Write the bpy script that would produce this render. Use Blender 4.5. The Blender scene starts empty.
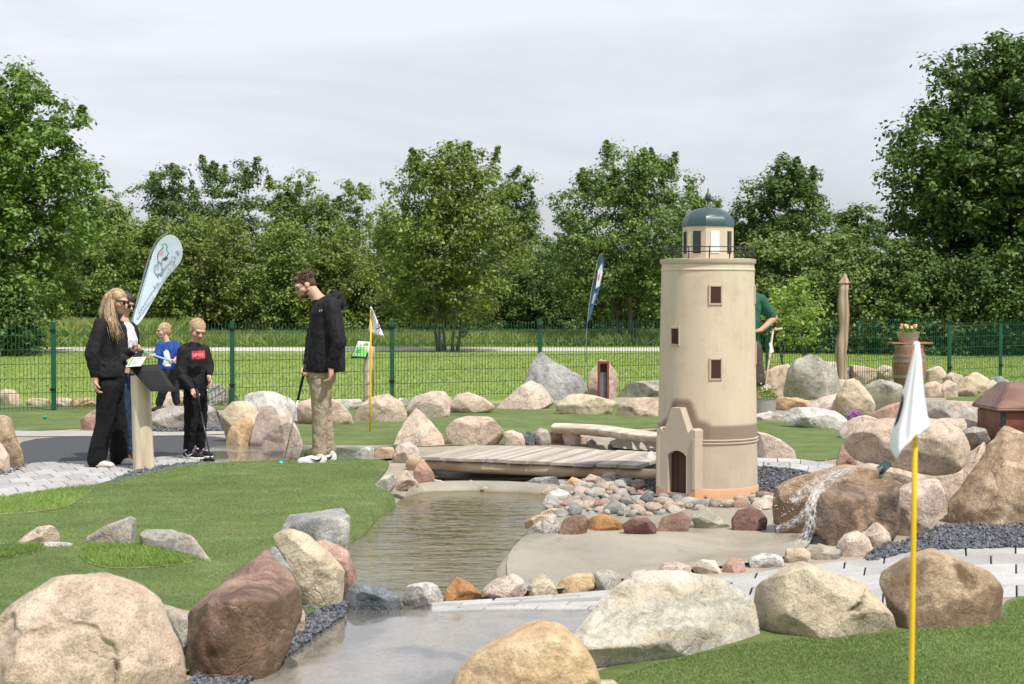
import bpy, bmesh, math, random
import numpy as np
from mathutils import Vector, Matrix, noise, geometry
S = bpy.context.scene
COL = S.collection
R = math.radians
rnd = random.Random(7)
# ------------------------------------------------------------------ camera
F = 1600.0; CH = 1.6; HZ = 296.0
PITCH = math.atan((342 - HZ) / F)
cam = bpy.data.cameras.new('camera'); cam.sensor_width = 36; cam.lens = 36 * F / 1024
cam.clip_start = .1; cam.clip_end = 3000
cam.dof.use_dof = True; cam.dof.focus_distance = 13.8; cam.dof.aperture_fstop = 6.3
co = bpy.data.objects.new('camera', cam); COL.objects.link(co)
co.location = (0, 0, CH); co.rotation_euler = (R(90) - PITCH, 0, 0); S.camera = co
def ray(px, py):
    x = (px - 512) / F; v = -(py - 342) / F
    c, s = math.cos(PITCH), math.sin(PITCH)
    return Vector((x, c + v * s, -s + v * c))
def G(px, py, z=0.0):                      # photo point lying on level z
    d = ray(px, py); t = (z - CH) / d.z
    return Vector((d.x * t, d.y * t, z))
def Q(px, py, Y):                          # photo point at distance Y
    d = ray(px, py); t = Y / d.y
    return Vector((d.x * t, Y, CH + d.z * t))
def pts(s): return [tuple(float(a) for a in q.split(',')) for q in s.split()]
# ------------------------------------------------------------------ object helpers
def link(o, parent=None):
    COL.objects.link(o)
    if parent is not None:
        o.parent = parent
        if parent.type == 'EMPTY' or True:
            o.matrix_parent_inverse = Matrix.Identity(4)
    return o
def tag(o, label=None, cat=None, group=None, kind=None):
    if label: o['label'] = label
    if cat: o['category'] = cat
    if group: o['group'] = group
    if kind: o['kind'] = kind
    return o
def thing(name, label, cat, loc=(0, 0, 0), rz=0, group=None):
    o = bpy.data.objects.new(name, None); o.empty_display_size = .1
    o.location = loc; o.rotation_euler = (0, 0, rz); link(o)
    return tag(o, label, cat, group)
def mesh_obj(name, me, mat, parent=None, smooth=True):
    me.materials.clear()
    for m in (mat if isinstance(mat, (list, tuple)) else [mat]): me.materials.append(m)
    if smooth:
        me.polygons.foreach_set('use_smooth', [True] * len(me.polygons))
    o = bpy.data.objects.new(name, me); link(o, parent); return o
def bm_obj(name, bm, mat, parent=None, smooth=False, loc=None):
    bmesh.ops.recalc_face_normals(bm, faces=bm.faces)
    me = bpy.data.meshes.new(name); bm.to_mesh(me); bm.free()
    o = mesh_obj(name, me, mat, parent, smooth)
    if loc is not None: o.location = loc
    return o
def rebase(o, p):                          # move a mesh object's origin to p without moving the mesh
    p = Vector(p); o.data.transform(Matrix.Translation(-p)); o.location = p; return o
def smooth_angle(o, deg=35):
    me = o.data
    bm = bmesh.new(); bm.from_mesh(me)
    for f in bm.faces: f.smooth = True
    for e in bm.edges:
        if len(e.link_faces) == 2 and e.calc_face_angle(0) > R(deg): e.smooth = False
    bm.to_mesh(me); bm.free(); return o
def box(bm, x0, x1, y0, y1, z0, z1, bev=0.0, mtx=None):
    b = bmesh.new()
    bmesh.ops.create_cube(b, size=1)
    for v in b.verts:
        v.co = Vector((x0 + (v.co.x + .5) * (x1 - x0), y0 + (v.co.y + .5) * (y1 - y0), z0 + (v.co.z + .5) * (z1 - z0)))
    if bev: bmesh.ops.bevel(b, geom=list(b.edges), offset=bev, segments=2, affect='EDGES')
    if mtx is not None: b.transform(mtx)
    merge(bm, b)
def merge(bm, b):
    t = bpy.data.meshes.new('t'); b.to_mesh(t); b.free(); bm.from_mesh(t); bpy.data.meshes.remove(t)
def frame_of(d):
    d = d.normalized(); a = Vector((0, 0, 1)) if abs(d.z) < .9 else Vector((1, 0, 0))
    u = d.cross(a).normalized(); return u, d.cross(u).normalized()
def tube(bm, path, radii, seg=10, cap=True, wob=0, seed=0):
    path = [Vector(p) for p in path]; rings = []
    if not isinstance(radii, (list, tuple)): radii = [radii] * len(path)
    u = None
    for i, p in enumerate(path):
        d = (path[min(i + 1, len(path) - 1)] - path[max(i - 1, 0)])
        if d.length < 1e-9: d = Vector((0, 0, 1))
        d.normalize()
        if u is None: u, w = frame_of(d)
        else:
            u = (u - d * u.dot(d)).normalized(); w = d.cross(u)
        ring = []
        for k in range(seg):
            a = 2 * math.pi * k / seg
            r = radii[i]
            if wob: r *= 1 + wob * noise.noise(Vector((math.cos(a) * 1.3, math.sin(a) * 1.3, i * .45 + seed * 9.1)))
            ring.append(bm.verts.new(p + (u * math.cos(a) + w * math.sin(a)) * r))
        rings.append(ring)
    for a, b in zip(rings, rings[1:]):
        for k in range(seg): bm.faces.new((a[k], a[(k + 1) % seg], b[(k + 1) % seg], b[k]))
    if cap:
        bm.faces.new(rings[0][::-1]); bm.faces.new(rings[-1])
def lathe(bm, prof, seg=32, cap=True, a0=0.0, c=(0, 0, 0)):
    rings = []
    for r, z in prof:
        rings.append([bm.verts.new((c[0] + r * math.cos(a0 + 2 * math.pi * k / seg), c[1] + r * math.sin(a0 + 2 * math.pi * k / seg), c[2] + z)) for k in range(seg)])
    for a, b in zip(rings, rings[1:]):
        for k in range(seg): bm.faces.new((a[k], a[(k + 1) % seg], b[(k + 1) % seg], b[k]))
    if cap:
        bm.faces.new(rings[0][::-1]); bm.faces.new(rings[-1])
def prism(bm, poly, dvec):                 # extrude a 3D polygon by dvec
    a = [bm.verts.new(Vector(p)) for p in poly]; b = [bm.verts.new(Vector(p) + Vector(dvec)) for p in poly]
    bm.faces.new(a[::-1]); bm.faces.new(b); n = len(a)
    for k in range(n): bm.faces.new((a[k], a[(k + 1) % n], b[(k + 1) % n], b[k]))
def chaikin(p, it=2, closed=True):
    for _ in range(it):
        q = []; n = len(p)
        if not closed: q.append(p[0])
        for i in range(n if closed else n - 1):
            a, b = Vector(p[i]), Vector(p[(i + 1) % n]); q += [a * .75 + b * .25, a * .25 + b * .75]
        if not closed: q.append(p[-1])
        p = q
    return p
def text_mesh(txt, size, extrude=.001, shear=0.0):
    cu = bpy.data.curves.new('txt', 'FONT'); cu.body = txt; cu.size = size; cu.extrude = extrude; cu.shear = shear
    cu.align_x = 'CENTER'; cu.align_y = 'CENTER'; cu.resolution_u = 3
    o = bpy.data.objects.new('txt', cu); COL.objects.link(o)
    dg = bpy.context.evaluated_depsgraph_get(); dg.update()
    me = bpy.data.meshes.new_from_object(o.evaluated_get(dg))
    bpy.data.objects.remove(o); bpy.data.curves.remove(cu); return me
def remesh(bm, voxel, sm_=6, wr=0.0, wf=9.0, seed=0):
    bmesh.ops.recalc_face_normals(bm, faces=bm.faces); me = bpy.data.meshes.new('t'); bm.to_mesh(me); bm.free(); o = bpy.data.objects.new('t', me); COL.objects.link(o)
    m = o.modifiers.new('r', 'REMESH'); m.mode = 'VOXEL'; m.voxel_size = voxel
    s = o.modifiers.new('s', 'SMOOTH'); s.iterations = sm_; s.factor = .5
    dg = bpy.context.evaluated_depsgraph_get(); dg.update(); r = bpy.data.meshes.new_from_object(o.evaluated_get(dg)); bpy.data.objects.remove(o); bpy.data.meshes.remove(me)
    if wr:
        nv = len(r.vertices); co_ = np.zeros(nv * 3); no_ = np.zeros(nv * 3); r.vertices.foreach_get('co', co_); r.vertices.foreach_get('normal', no_); co_ = co_.reshape(-1, 3); no_ = no_.reshape(-1, 3)
        off = Vector((seed * 3.3, 1, 7)); f = np.array([noise.fractal(Vector((v[0] * wf, v[1] * wf, v[2] * wf * .75)) + off, 1.0, 2.0, 2) for v in co_])
        f = np.abs(f) * 2 - .5; co_ += no_ * (f * wr)[:, None]; r.vertices.foreach_set('co', co_.ravel()); r.update()
    return r
# ------------------------------------------------------------------ materials
class NT:
    def __init__(s, name):
        s.m = bpy.data.materials.new(name); s.m.use_nodes = True; s.t = s.m.node_tree; s.t.nodes.clear()
        s.out = s.n('ShaderNodeOutputMaterial')
    def n(s, ty, **kw):
        x = s.t.nodes.new(ty)
        for k, v in kw.items(): setattr(x, k, v)
        return x
    def l(s, a, b): s.t.links.new(a, b)
    def set(s, x, **kw):
        for k, v in kw.items():
            i = x.inputs[k.replace('_', ' ')]
            if hasattr(v, 'links') or isinstance(v, bpy.types.NodeSocket): s.l(v, i)
            else: i.default_value = v
        return x
    def noise(s, vec, scale, detail=4, rough=.55, dist=0.0):
        x = s.n('ShaderNodeTexNoise'); s.set(x, Scale=scale, Detail=detail, Roughness=rough, Distortion=dist)
        if vec is not None: s.l(vec, x.inputs['Vector'])
        return x.outputs['Fac']
    def ramp(s, fac, stops, interp='LINEAR'):
        x = s.n('ShaderNodeValToRGB'); x.color_ramp.interpolation = interp; e = x.color_ramp.elements
        while len(e) < len(stops): e.new(.5)
        for k, (p, c) in enumerate(stops):
            e[k].position = p; e[k].color = (c[0], c[1], c[2], 1) if isinstance(c, (tuple, list)) else (c, c, c, 1)
        s.l(fac, x.inputs[0]); return x.outputs[0]
    def mix(s, fac, a, b, mode='MIX'):
        x = s.n('ShaderNodeMix', data_type='RGBA', blend_type=mode)
        for sock, v in ((x.inputs[0], fac), (x.inputs[6], a), (x.inputs[7], b)):
            if isinstance(v, bpy.types.NodeSocket): s.l(v, sock)
            elif isinstance(v, (tuple, list)): sock.default_value = (v[0], v[1], v[2], 1)
            else: sock.default_value = v if sock.type == 'VALUE' else (v, v, v, 1)
        return x.outputs[2]
    def math(s, op, a, b=0.0, clamp=False):
        x = s.n('ShaderNodeMath', operation=op, use_clamp=clamp)
        for k, v in enumerate((a, b)):
            if isinstance(v, bpy.types.NodeSocket): s.l(v, x.inputs[k])
            else: x.inputs[k].default_value = v
        return x.outputs[0]
    def coord(s, which='Object', scale=None, rand=False):
        c = s.n('ShaderNodeTexCoord').outputs[which]
        if scale:
            m = s.n('ShaderNodeMapping'); m.inputs['Scale'].default_value = scale; s.l(c, m.inputs[0]); c = m.outputs[0]
        if rand:
            oi = s.n('ShaderNodeObjectInfo'); v = s.n('ShaderNodeVectorMath', operation='ADD')
            k = s.math('MULTIPLY', oi.outputs['Random'], 57.0); s.l(c, v.inputs[0]); s.l(k, v.inputs[1]); c = v.outputs[0]
        return c
    def bump(s, h, strength=.5, dist=.02, nrm=None):
        b = s.n('ShaderNodeBump'); s.set(b, Strength=strength, Distance=dist); s.l(h, b.inputs['Height'])
        if nrm is not None: s.l(nrm, b.inputs['Normal'])
        return b.outputs[0]
    def principled(s, **kw):
        p = s.n('ShaderNodeBsdfPrincipled')
        for k, v in kw.items():
            i = p.inputs[k.replace('_', ' ')]
            if isinstance(v, bpy.types.NodeSocket): s.l(v, i)
            elif isinstance(v, (tuple, list)) and len(v) == 3: i.default_value = (*v, 1)
            else: i.default_value = v
        s.l(p.outputs[0], s.out.inputs[0]); return p
def sc(c, k): return tuple(min(1, x * k) for x in c)
def M(name, col, rough=.6, metal=0.0, var=.15, vs=6.0, bs=40.0, bump=.15, spec=.4, bd=.01, vec=None, stretch=None, col2=None):
    t = NT(name); c = t.coord('Object', stretch, rand=True)
    f = t.noise(c, vs, 5, .6)
    base = t.ramp(f, [(.3, sc(col, 1 - var)), (.7, col2 or sc(col, 1 + var))])
    h = t.noise(c, bs, 4, .6)
    t.principled(Base_Color=base, Roughness=rough, Metallic=metal, Specular_IOR_Level=spec, Normal=t.bump(h, bump, bd))
    return t.m
def mat_rock(name, light, mid, dark, rough=.85, speck=.25, vein=None, stain=None, stain_amt=.5, spec=.3, bands=None, bumpk=1.0, dirt=None):
    t = NT(name); c = t.coord('Object', rand=True)
    a = t.noise(c, 2.6, 9, .62, .6)
    base = t.ramp(a, [(.28, dark), (.47, mid), (.68, light)])
    g = t.noise(c, 9, 8, .7, .3)
    base = t.mix(.55, base, t.ramp(g, [(.3, sc(dark, .75)), (.5, mid), (.72, sc(light, 1.12))]))
    if bands:
        w = t.n('ShaderNodeTexWave', wave_type='BANDS', bands_direction='Z'); t.set(w, Scale=bands[0], Distortion=7.0, Detail=5.0, Detail_Scale=1.3)
        t.l(c, w.inputs['Vector']); base = t.mix(t.math('MULTIPLY', t.ramp(w.outputs['Fac'], [(.0, 1), (.3, 0)]), .45), base, bands[1])
    sp = t.noise(c, 120, 3, .7)
    base = t.mix(1.0, base, t.ramp(sp, [(.32, 1 - speck * 1.6), (.5, 1.0), (.68, 1.0 + speck)]), 'MULTIPLY')
    vo = t.n('ShaderNodeTexVoronoi', feature='DISTANCE_TO_EDGE'); t.set(vo, Scale=2.3)
    dv = t.n('ShaderNodeVectorMath', operation='ADD'); nz = t.n('ShaderNodeTexNoise'); t.set(nz, Scale=3.0, Detail=5.0)
    t.l(c, nz.inputs['Vector']); t.l(c, dv.inputs[0])
    ms = t.n('ShaderNodeVectorMath', operation='SCALE'); ms.inputs['Scale'].default_value = .55; t.l(nz.outputs['Color'], ms.inputs[0]); t.l(ms.outputs[0], dv.inputs[1])
    t.l(dv.outputs[0], vo.inputs['Vector'])
    vmask = t.ramp(vo.outputs['Distance'], [(.0, 1), (.022, 0)])
    vm2 = t.math('MULTIPLY', vmask, t.ramp(t.noise(c, 1.7, 2), [(.45, 0), (.6, 1)]))
    base = t.mix(t.math('MULTIPLY', vm2, .5), base, vein or sc(dark, .5))
    if stain:
        sm = t.ramp(t.noise(c, 3.2, 7, .68, .8), [(.47, 0), (.6, 1)])
        base = t.mix(t.math('MULTIPLY', sm, stain_amt), base, stain)
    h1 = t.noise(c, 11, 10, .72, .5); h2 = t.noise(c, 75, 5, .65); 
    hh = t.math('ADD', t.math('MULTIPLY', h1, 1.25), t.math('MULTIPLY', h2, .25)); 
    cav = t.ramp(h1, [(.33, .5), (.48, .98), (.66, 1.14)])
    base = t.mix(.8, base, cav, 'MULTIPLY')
    at = t.n('ShaderNodeAttribute'); at.attribute_name = 'stain'  # carries rock stains and also the shade painted between neighbouring boulders
    sf = t.math('MULTIPLY', at.outputs['Fac'], t.ramp(t.noise(c, 7, 7, .7, .5), [(.27, .3), (.5, 1)]))
    base = t.mix(t.math('MULTIPLY', sf, .85), base, dirt or (.125, .075, .04))
    hh = t.math('SUBTRACT', hh, t.math('MULTIPLY', vm2, .25))
    t.principled(Base_Color=base, Roughness=rough, Specular_IOR_Level=spec, Normal=t.bump(hh, .7 * bumpk, .035))
    return t.m
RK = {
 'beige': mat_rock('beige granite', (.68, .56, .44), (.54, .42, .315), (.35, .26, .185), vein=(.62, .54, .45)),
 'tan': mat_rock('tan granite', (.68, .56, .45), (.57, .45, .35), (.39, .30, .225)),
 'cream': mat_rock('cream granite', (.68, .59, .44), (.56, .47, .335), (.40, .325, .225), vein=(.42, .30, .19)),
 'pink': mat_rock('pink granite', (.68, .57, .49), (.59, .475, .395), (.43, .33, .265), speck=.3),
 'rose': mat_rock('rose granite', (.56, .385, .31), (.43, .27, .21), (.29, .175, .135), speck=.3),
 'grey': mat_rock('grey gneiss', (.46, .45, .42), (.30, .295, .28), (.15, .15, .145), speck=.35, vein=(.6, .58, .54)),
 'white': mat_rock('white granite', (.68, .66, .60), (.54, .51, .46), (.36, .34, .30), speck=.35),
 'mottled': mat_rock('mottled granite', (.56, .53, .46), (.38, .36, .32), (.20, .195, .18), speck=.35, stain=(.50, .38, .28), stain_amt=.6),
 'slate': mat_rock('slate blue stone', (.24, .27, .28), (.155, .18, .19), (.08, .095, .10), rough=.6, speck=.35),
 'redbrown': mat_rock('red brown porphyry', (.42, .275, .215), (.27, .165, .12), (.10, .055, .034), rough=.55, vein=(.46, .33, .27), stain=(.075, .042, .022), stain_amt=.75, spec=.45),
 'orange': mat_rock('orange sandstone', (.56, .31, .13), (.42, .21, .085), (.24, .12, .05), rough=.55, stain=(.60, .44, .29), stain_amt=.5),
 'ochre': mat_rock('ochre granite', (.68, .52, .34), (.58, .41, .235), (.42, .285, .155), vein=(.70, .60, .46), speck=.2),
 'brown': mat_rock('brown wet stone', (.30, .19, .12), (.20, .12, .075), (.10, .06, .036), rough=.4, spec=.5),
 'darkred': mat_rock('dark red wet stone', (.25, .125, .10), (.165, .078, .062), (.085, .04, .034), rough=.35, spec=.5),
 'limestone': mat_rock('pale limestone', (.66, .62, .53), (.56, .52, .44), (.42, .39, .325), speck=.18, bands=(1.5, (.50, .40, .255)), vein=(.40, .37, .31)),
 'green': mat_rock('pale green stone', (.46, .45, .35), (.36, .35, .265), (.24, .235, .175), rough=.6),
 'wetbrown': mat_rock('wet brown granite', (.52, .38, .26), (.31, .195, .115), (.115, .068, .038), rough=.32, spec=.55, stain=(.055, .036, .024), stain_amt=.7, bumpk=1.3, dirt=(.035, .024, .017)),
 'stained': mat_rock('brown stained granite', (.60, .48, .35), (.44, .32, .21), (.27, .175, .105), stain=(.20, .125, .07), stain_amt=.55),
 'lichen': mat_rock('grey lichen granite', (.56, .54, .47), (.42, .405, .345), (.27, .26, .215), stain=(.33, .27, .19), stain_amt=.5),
}
# --- ground materials
def mat_lawn():
    t = NT('lawn grass'); c = t.coord('Object')
    a = t.noise(c, .35, 5, .6); b = t.noise(t.coord('Object', (1, .35, 1)), 5, 6, .7); d = t.noise(c, 60, 3, .7)
    col = t.ramp(a, [(.3, (.195, .275, .058)), (.55, (.245, .325, .075)), (.75, (.30, .36, .10))])
    col = t.mix(.5, col, t.ramp(b, [(.3, (.15, .225, .045)), (.5, (.235, .31, .07)), (.72, (.34, .385, .12))]))
    col = t.mix(1.0, col, t.ramp(d, [(.3, .65), (.7, 1.35)]), 'MULTIPLY')
    t.principled(Base_Color=col, Roughness=.8, Specular_IOR_Level=.2, Normal=t.bump(d, .8, .03)); return t.m
def mat_turf():
    t = NT('artificial turf'); c = t.coord('Object')
    a = t.noise(c, .9, 5, .6); b = t.noise(t.coord('Object', (.5, 1, 1)), 7, 6, .7); d = t.noise(c, 220, 2, .7)
    col = t.ramp(a, [(.3, (.105, .160, .044)), (.6, (.150, .205, .058)), (.8, (.20, .235, .08))])
    col = t.mix(.45, col, t.ramp(b, [(.28, (.070, .118, .030)), (.5, (.122, .172, .048)), (.74, (.23, .25, .105))]))
    sand = t.ramp(t.noise(t.coord('Object', (.6, 1.2, 1)), 1.7, 7, .7, .6), [(.55, 0), (.75, .5)])
    col = t.mix(sand, col, (.32, .30, .165))
    col = t.mix(1.0, col, t.ramp(t.noise(c, 2.6, 5, .65), [(.3, .68), (.7, 1.12)]), 'MULTIPLY'); col = t.mix(1.0, col, t.ramp(d, [(.3, .6), (.7, 1.4)]), 'MULTIPLY')
    t.principled(Base_Color=col, Roughness=.75, Specular_IOR_Level=.25, Normal=t.bump(d, .7, .012)); return t.m
def mat_wet():
    t = NT('wet grey path'); c = t.coord('Object')
    a = t.noise(t.coord('Object', (1, .7, 1)), 1.3, 6, .6, .4); d = t.noise(c, 45, 5, .7)
    wet = t.ramp(a, [(.46, 1), (.58, 0)])
    col = t.mix(wet, (.27, .25, .22), (.12, .112, .10))
    col = t.mix(1.0, col, t.ramp(d, [(.3, .8), (.7, 1.2)]), 'MULTIPLY')
    rough = t.ramp(a, [(.40, .02), (.52, .06), (.66, .3)])
    bs = t.math('MULTIPLY', t.math('SUBTRACT', 1.0, wet), .3)
    b = t.n('ShaderNodeBump'); t.set(b, Distance=.004); t.l(bs, b.inputs['Strength']); t.l(d, b.inputs['Height'])
    t.principled(Base_Color=col, Roughness=rough, Specular_IOR_Level=.65, Normal=b.outputs[0]); return t.m
def mat_sand():
    t = NT('sandy pond concrete'); c = t.coord('Object')
    a = t.noise(c, 1.1, 6, .6, .5); d = t.noise(c, 70, 4, .7)
    col = t.ramp(a, [(.3, (.235, .205, .155)), (.55, (.31, .28, .22)), (.75, (.37, .34, .275))])
    al = t.ramp(t.noise(c, 2.1, 6, .65, 1.0), [(.60, 0), (.70, .55)])
    col = t.mix(al, col, (.17, .15, .065))
    col = t.mix(1.0, col, t.ramp(d, [(.3, .85), (.7, 1.15)]), 'MULTIPLY')
    gz_ = t.n('ShaderNodeSeparateXYZ'); t.l(t.n('ShaderNodeNewGeometry').outputs['Position'], gz_.inputs[0]); wl = t.math('ADD', gz_.outputs['Z'], t.math('MULTIPLY', t.noise(c, 6, 5), .03))
    col = t.mix(t.ramp(t.math('MULTIPLY', t.math('ADD', wl, .06), 20.0), [(.35, .62), (.75, 0)]), col, (.10, .085, .055))
    t.principled(Base_Color=col, Roughness=t.ramp(a, [(.4, .35), (.6, .65)]), Specular_IOR_Level=.45, Normal=t.bump(d, .2, .006)); return t.m
def mat_water():
    t = NT('pond water'); c = t.coord('Object', (.55, 1.5, 1))
    a = t.noise(c, 4.2, 3, .5, .6); b = t.noise(c, 14, 2, .5, .3)
    h = t.math('ADD', a, t.math('MULTIPLY', b, .25))
    col = t.ramp(t.noise(t.coord('Object'), .7, 3), [(.3, (.082, .068, .024)), (.7, (.125, .105, .042))])
    t.principled(Base_Color=col, Roughness=.03, IOR=1.33, Specular_IOR_Level=.24, Normal=t.bump(h, .30, .03)); return t.m
def mat_island(name, cols, rough=.8, bs=60, bump=.3, spec=.35, amt=1.0):    # colour per loose piece: pavers, chips, leaves
    t = NT(name); g = t.n('ShaderNodeNewGeometry'); c = t.coord('Object')
    n = len(cols); col = t.ramp(g.outputs['Random Per Island'], [(k / max(1, n - 1), cols[k]) for k in range(n)])
    d = t.noise(c, bs, 5, .7); e = t.noise(c, 2.5, 4, .6)
    col = t.mix(1.0, col, t.ramp(d, [(.3, .82), (.7, 1.18)]), 'MULTIPLY')
    col = t.mix(1.0, col, t.ramp(e, [(.3, .8), (.7, 1.15)]), 'MULTIPLY')
    t.principled(Base_Color=col, Roughness=rough, Specular_IOR_Level=spec, Normal=t.bump(d, bump, .006)); return t.m
def mat_leaf(name, cols, trans=.35):
    t = NT(name); g = t.n('ShaderNodeNewGeometry'); oi = t.n('ShaderNodeObjectInfo')
    n = len(cols); col = t.ramp(g.outputs['Random Per Island'], [(k / max(1, n - 1), cols[k]) for k in range(n)])
    p = t.noise(t.coord('Object'), .55, 3, .6)
    col = t.mix(1.0, col, t.ramp(p, [(.3, .72), (.7, 1.3)]), 'MULTIPLY')
    pr = t.n('ShaderNodeBsdfPrincipled'); t.l(col, pr.inputs['Base Color']); t.set(pr, Roughness=.5, Specular_IOR_Level=.3)
    tr = t.n('ShaderNodeBsdfTranslucent'); t.l(t.mix(1.0, col, (1.25, 1.35, .6), 'MULTIPLY'), tr.inputs[0])
    mx = t.n('ShaderNodeMixShader'); mx.inputs[0].default_value = trans
    t.l(pr.outputs[0], mx.inputs[1]); t.l(tr.outputs[0], mx.inputs[2]); t.l(mx.outputs[0], t.out.inputs[0]); return t.m
LAWN = mat_lawn(); TURF = mat_turf(); WET = mat_wet(); SAND = mat_sand(); WATER = mat_water()
PAVER = mat_island('pale grey pavers', [(.29, .285, .275), (.42, .415, .40), (.34, .33, .315), (.46, .45, .435)], .75)
JOINT = M('dark paver joints', (.19, .175, .155), .9)
ASPH = M('dark rubber safety surface', (.055, .057, .062), .75, var=.25, vs=40, bs=160, bump=.5)
CHIP = mat_island('basalt chips', [(.045, .05, .058), (.10, .11, .125), (.17, .18, .195), (.07, .075, .085)], .55)
CONC = M('light concrete edging', (.34, .33, .305), .8, var=.12, vs=5)
LBLADE = mat_leaf('lawn blades', [(.19, .265, .055), (.25, .325, .075), (.33, .385, .12)], .3)
BLADE = mat_leaf('long grass blades', [(.14, .25, .048), (.19, .31, .068), (.25, .36, .10), (.30, .33, .13)], .3)
PILE = mat_leaf('turf fibres', [(.112, .195, .052), (.158, .248, .068), (.205, .288, .088), (.25, .285, .115)], .2)
MEADOW = mat_leaf('meadow grass', [(.15, .24, .05), (.24, .31, .09), (.36, .37, .16), (.17, .27, .06)], .35)
# ------------------------------------------------------------------ world and sun
SUN_EL, SUN_AZ = R(59), R(40)              # behind the camera, to the right
sd = Vector((math.sin(SUN_AZ) * math.cos(SUN_EL), -math.cos(SUN_AZ) * math.cos(SUN_EL), math.sin(SUN_EL)))
W = bpy.data.worlds.new('World'); S.world = W; W.use_nodes = True
wt = W.node_tree; wt.nodes.clear()
wo = wt.nodes.new('ShaderNodeOutputWorld'); bg = wt.nodes.new('ShaderNodeBackground'); sky = wt.nodes.new('ShaderNodeTexSky')
sky.sky_type = 'NISHITA'; sky.sun_disc = False; sky.sun_elevation = SUN_EL; sky.sun_rotation = math.atan2(sd.x, sd.y)
sky.air_density = 1.2; sky.dust_density = 2.5
tc = wt.nodes.new('ShaderNodeTexCoord'); mp = wt.nodes.new('ShaderNodeMapping'); mp.inputs['Scale'].default_value = (1.0, 1.0, 4.2)
n1 = wt.nodes.new('ShaderNodeTexNoise'); n1.inputs['Scale'].default_value = 2.2; n1.inputs['Detail'].default_value = 7; n1.inputs['Roughness'].default_value = .55; n1.inputs['Distortion'].default_value = .4
wt.links.new(tc.outputs['Generated'], mp.inputs[0]); wt.links.new(mp.outputs[0], n1.inputs['Vector'])
cr = wt.nodes.new('ShaderNodeValToRGB'); cr.color_ramp.elements[0].position = .33; cr.color_ramp.elements[0].color = (.52, .52, .52, 1); cr.color_ramp.elements[1].position = .62; cr.color_ramp.elements[1].color = (.97, .97, .97, 1)
wt.links.new(n1.outputs['Fac'], cr.inputs[0])
cl = wt.nodes.new('ShaderNodeMix'); cl.data_type = 'RGBA'
cl.inputs[7].default_value = (8.9, 9.3, 10.2, 1)          # thin bright cloud, in the sky texture's own units
wt.links.new(cr.outputs[0], cl.inputs[0]); wt.links.new(sky.outputs[0], cl.inputs[6]); wt.links.new(cl.outputs[2], bg.inputs[0])
bg.inputs[1].default_value = .1; wt.links.new(bg.outputs[0], wo.inputs[0])
sl = bpy.data.lights.new('sun', 'SUN'); sl.energy = 5.0; sl.angle = R(.8); sl.color = (1, .955, .88)
so = bpy.data.objects.new('sun', sl); COL.objects.link(so); so.location = sd * 50
so.rotation_euler = (-sd).to_track_quat('-Z', 'Y').to_euler()
S.view_settings.view_transform = 'Standard'; S.view_settings.look = 'None'; S.view_settings.exposure = 0.0; S.view_settings.gamma = 1
S.cycles.max_bounces = 8; S.cycles.transparent_max_bounces = 12
# ------------------------------------------------------------------ terrain
BASIN = [G(*p).to_2d() for p in pts('342,604 330,588 330,560 349,536 374,513 391,500 403,491 424,485 470,484 520,485 566,488 562,500 543,524 520,546 508,563 514,579 530,587 500,597 440,603 390,606')]
BEACH = [G(*p).to_2d() for p in pts('500,545 540,520 560,540 660,540 730,536 775,532 800,542 785,556 700,566 640,573 600,578 540,590 500,592')]
STREAM = [G(*p).to_2d() for p in pts('422,479 432,466 455,452 560,455 625,461 606,472 572,479 520,480 470,480')]
GAP = [G(*p).to_2d() for p in pts('598,448 640,431 720,428 720,450 660,454')]
def poly_sd(P, poly):                      # signed distance (positive inside) for an array of points
    A = np.array([tuple(p) for p in poly]); B = np.roll(A, -1, 0); d = np.full(len(P), 1e9); ins = np.zeros(len(P), bool)
    for a, b in zip(A, B):
        ab = b - a; t = np.clip(((P - a) @ ab) / (ab @ ab + 1e-12), 0, 1)
        d = np.minimum(d, np.linalg.norm(P - (a + t[:, None] * ab), axis=1))
        c = ((a[1] > P[:, 1]) != (b[1] > P[:, 1])) & (P[:, 0] < (b[0] - a[0]) * (P[:, 1] - a[1]) / (b[1] - a[1] + 1e-12) + a[0]); ins ^= c
    return np.where(ins, d, -d)
def sm(x): x = np.clip(x, 0, 1); return x * x * (3 - 2 * x)
def HH(P):
    P = np.asarray(P, float).reshape(-1, 2)
    return np.minimum(np.minimum(-.08 * sm((poly_sd(P, STREAM) + .02) / .16), -.2 * sm(poly_sd(P, GAP) / .15)), np.minimum(-.30 * sm((poly_sd(P, BASIN) + .02) / np.where(P[:, 0] > -.2, .34, .13)), -.03 * sm(poly_sd(P, BEACH) / .25)))
WZ = -.055
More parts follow.
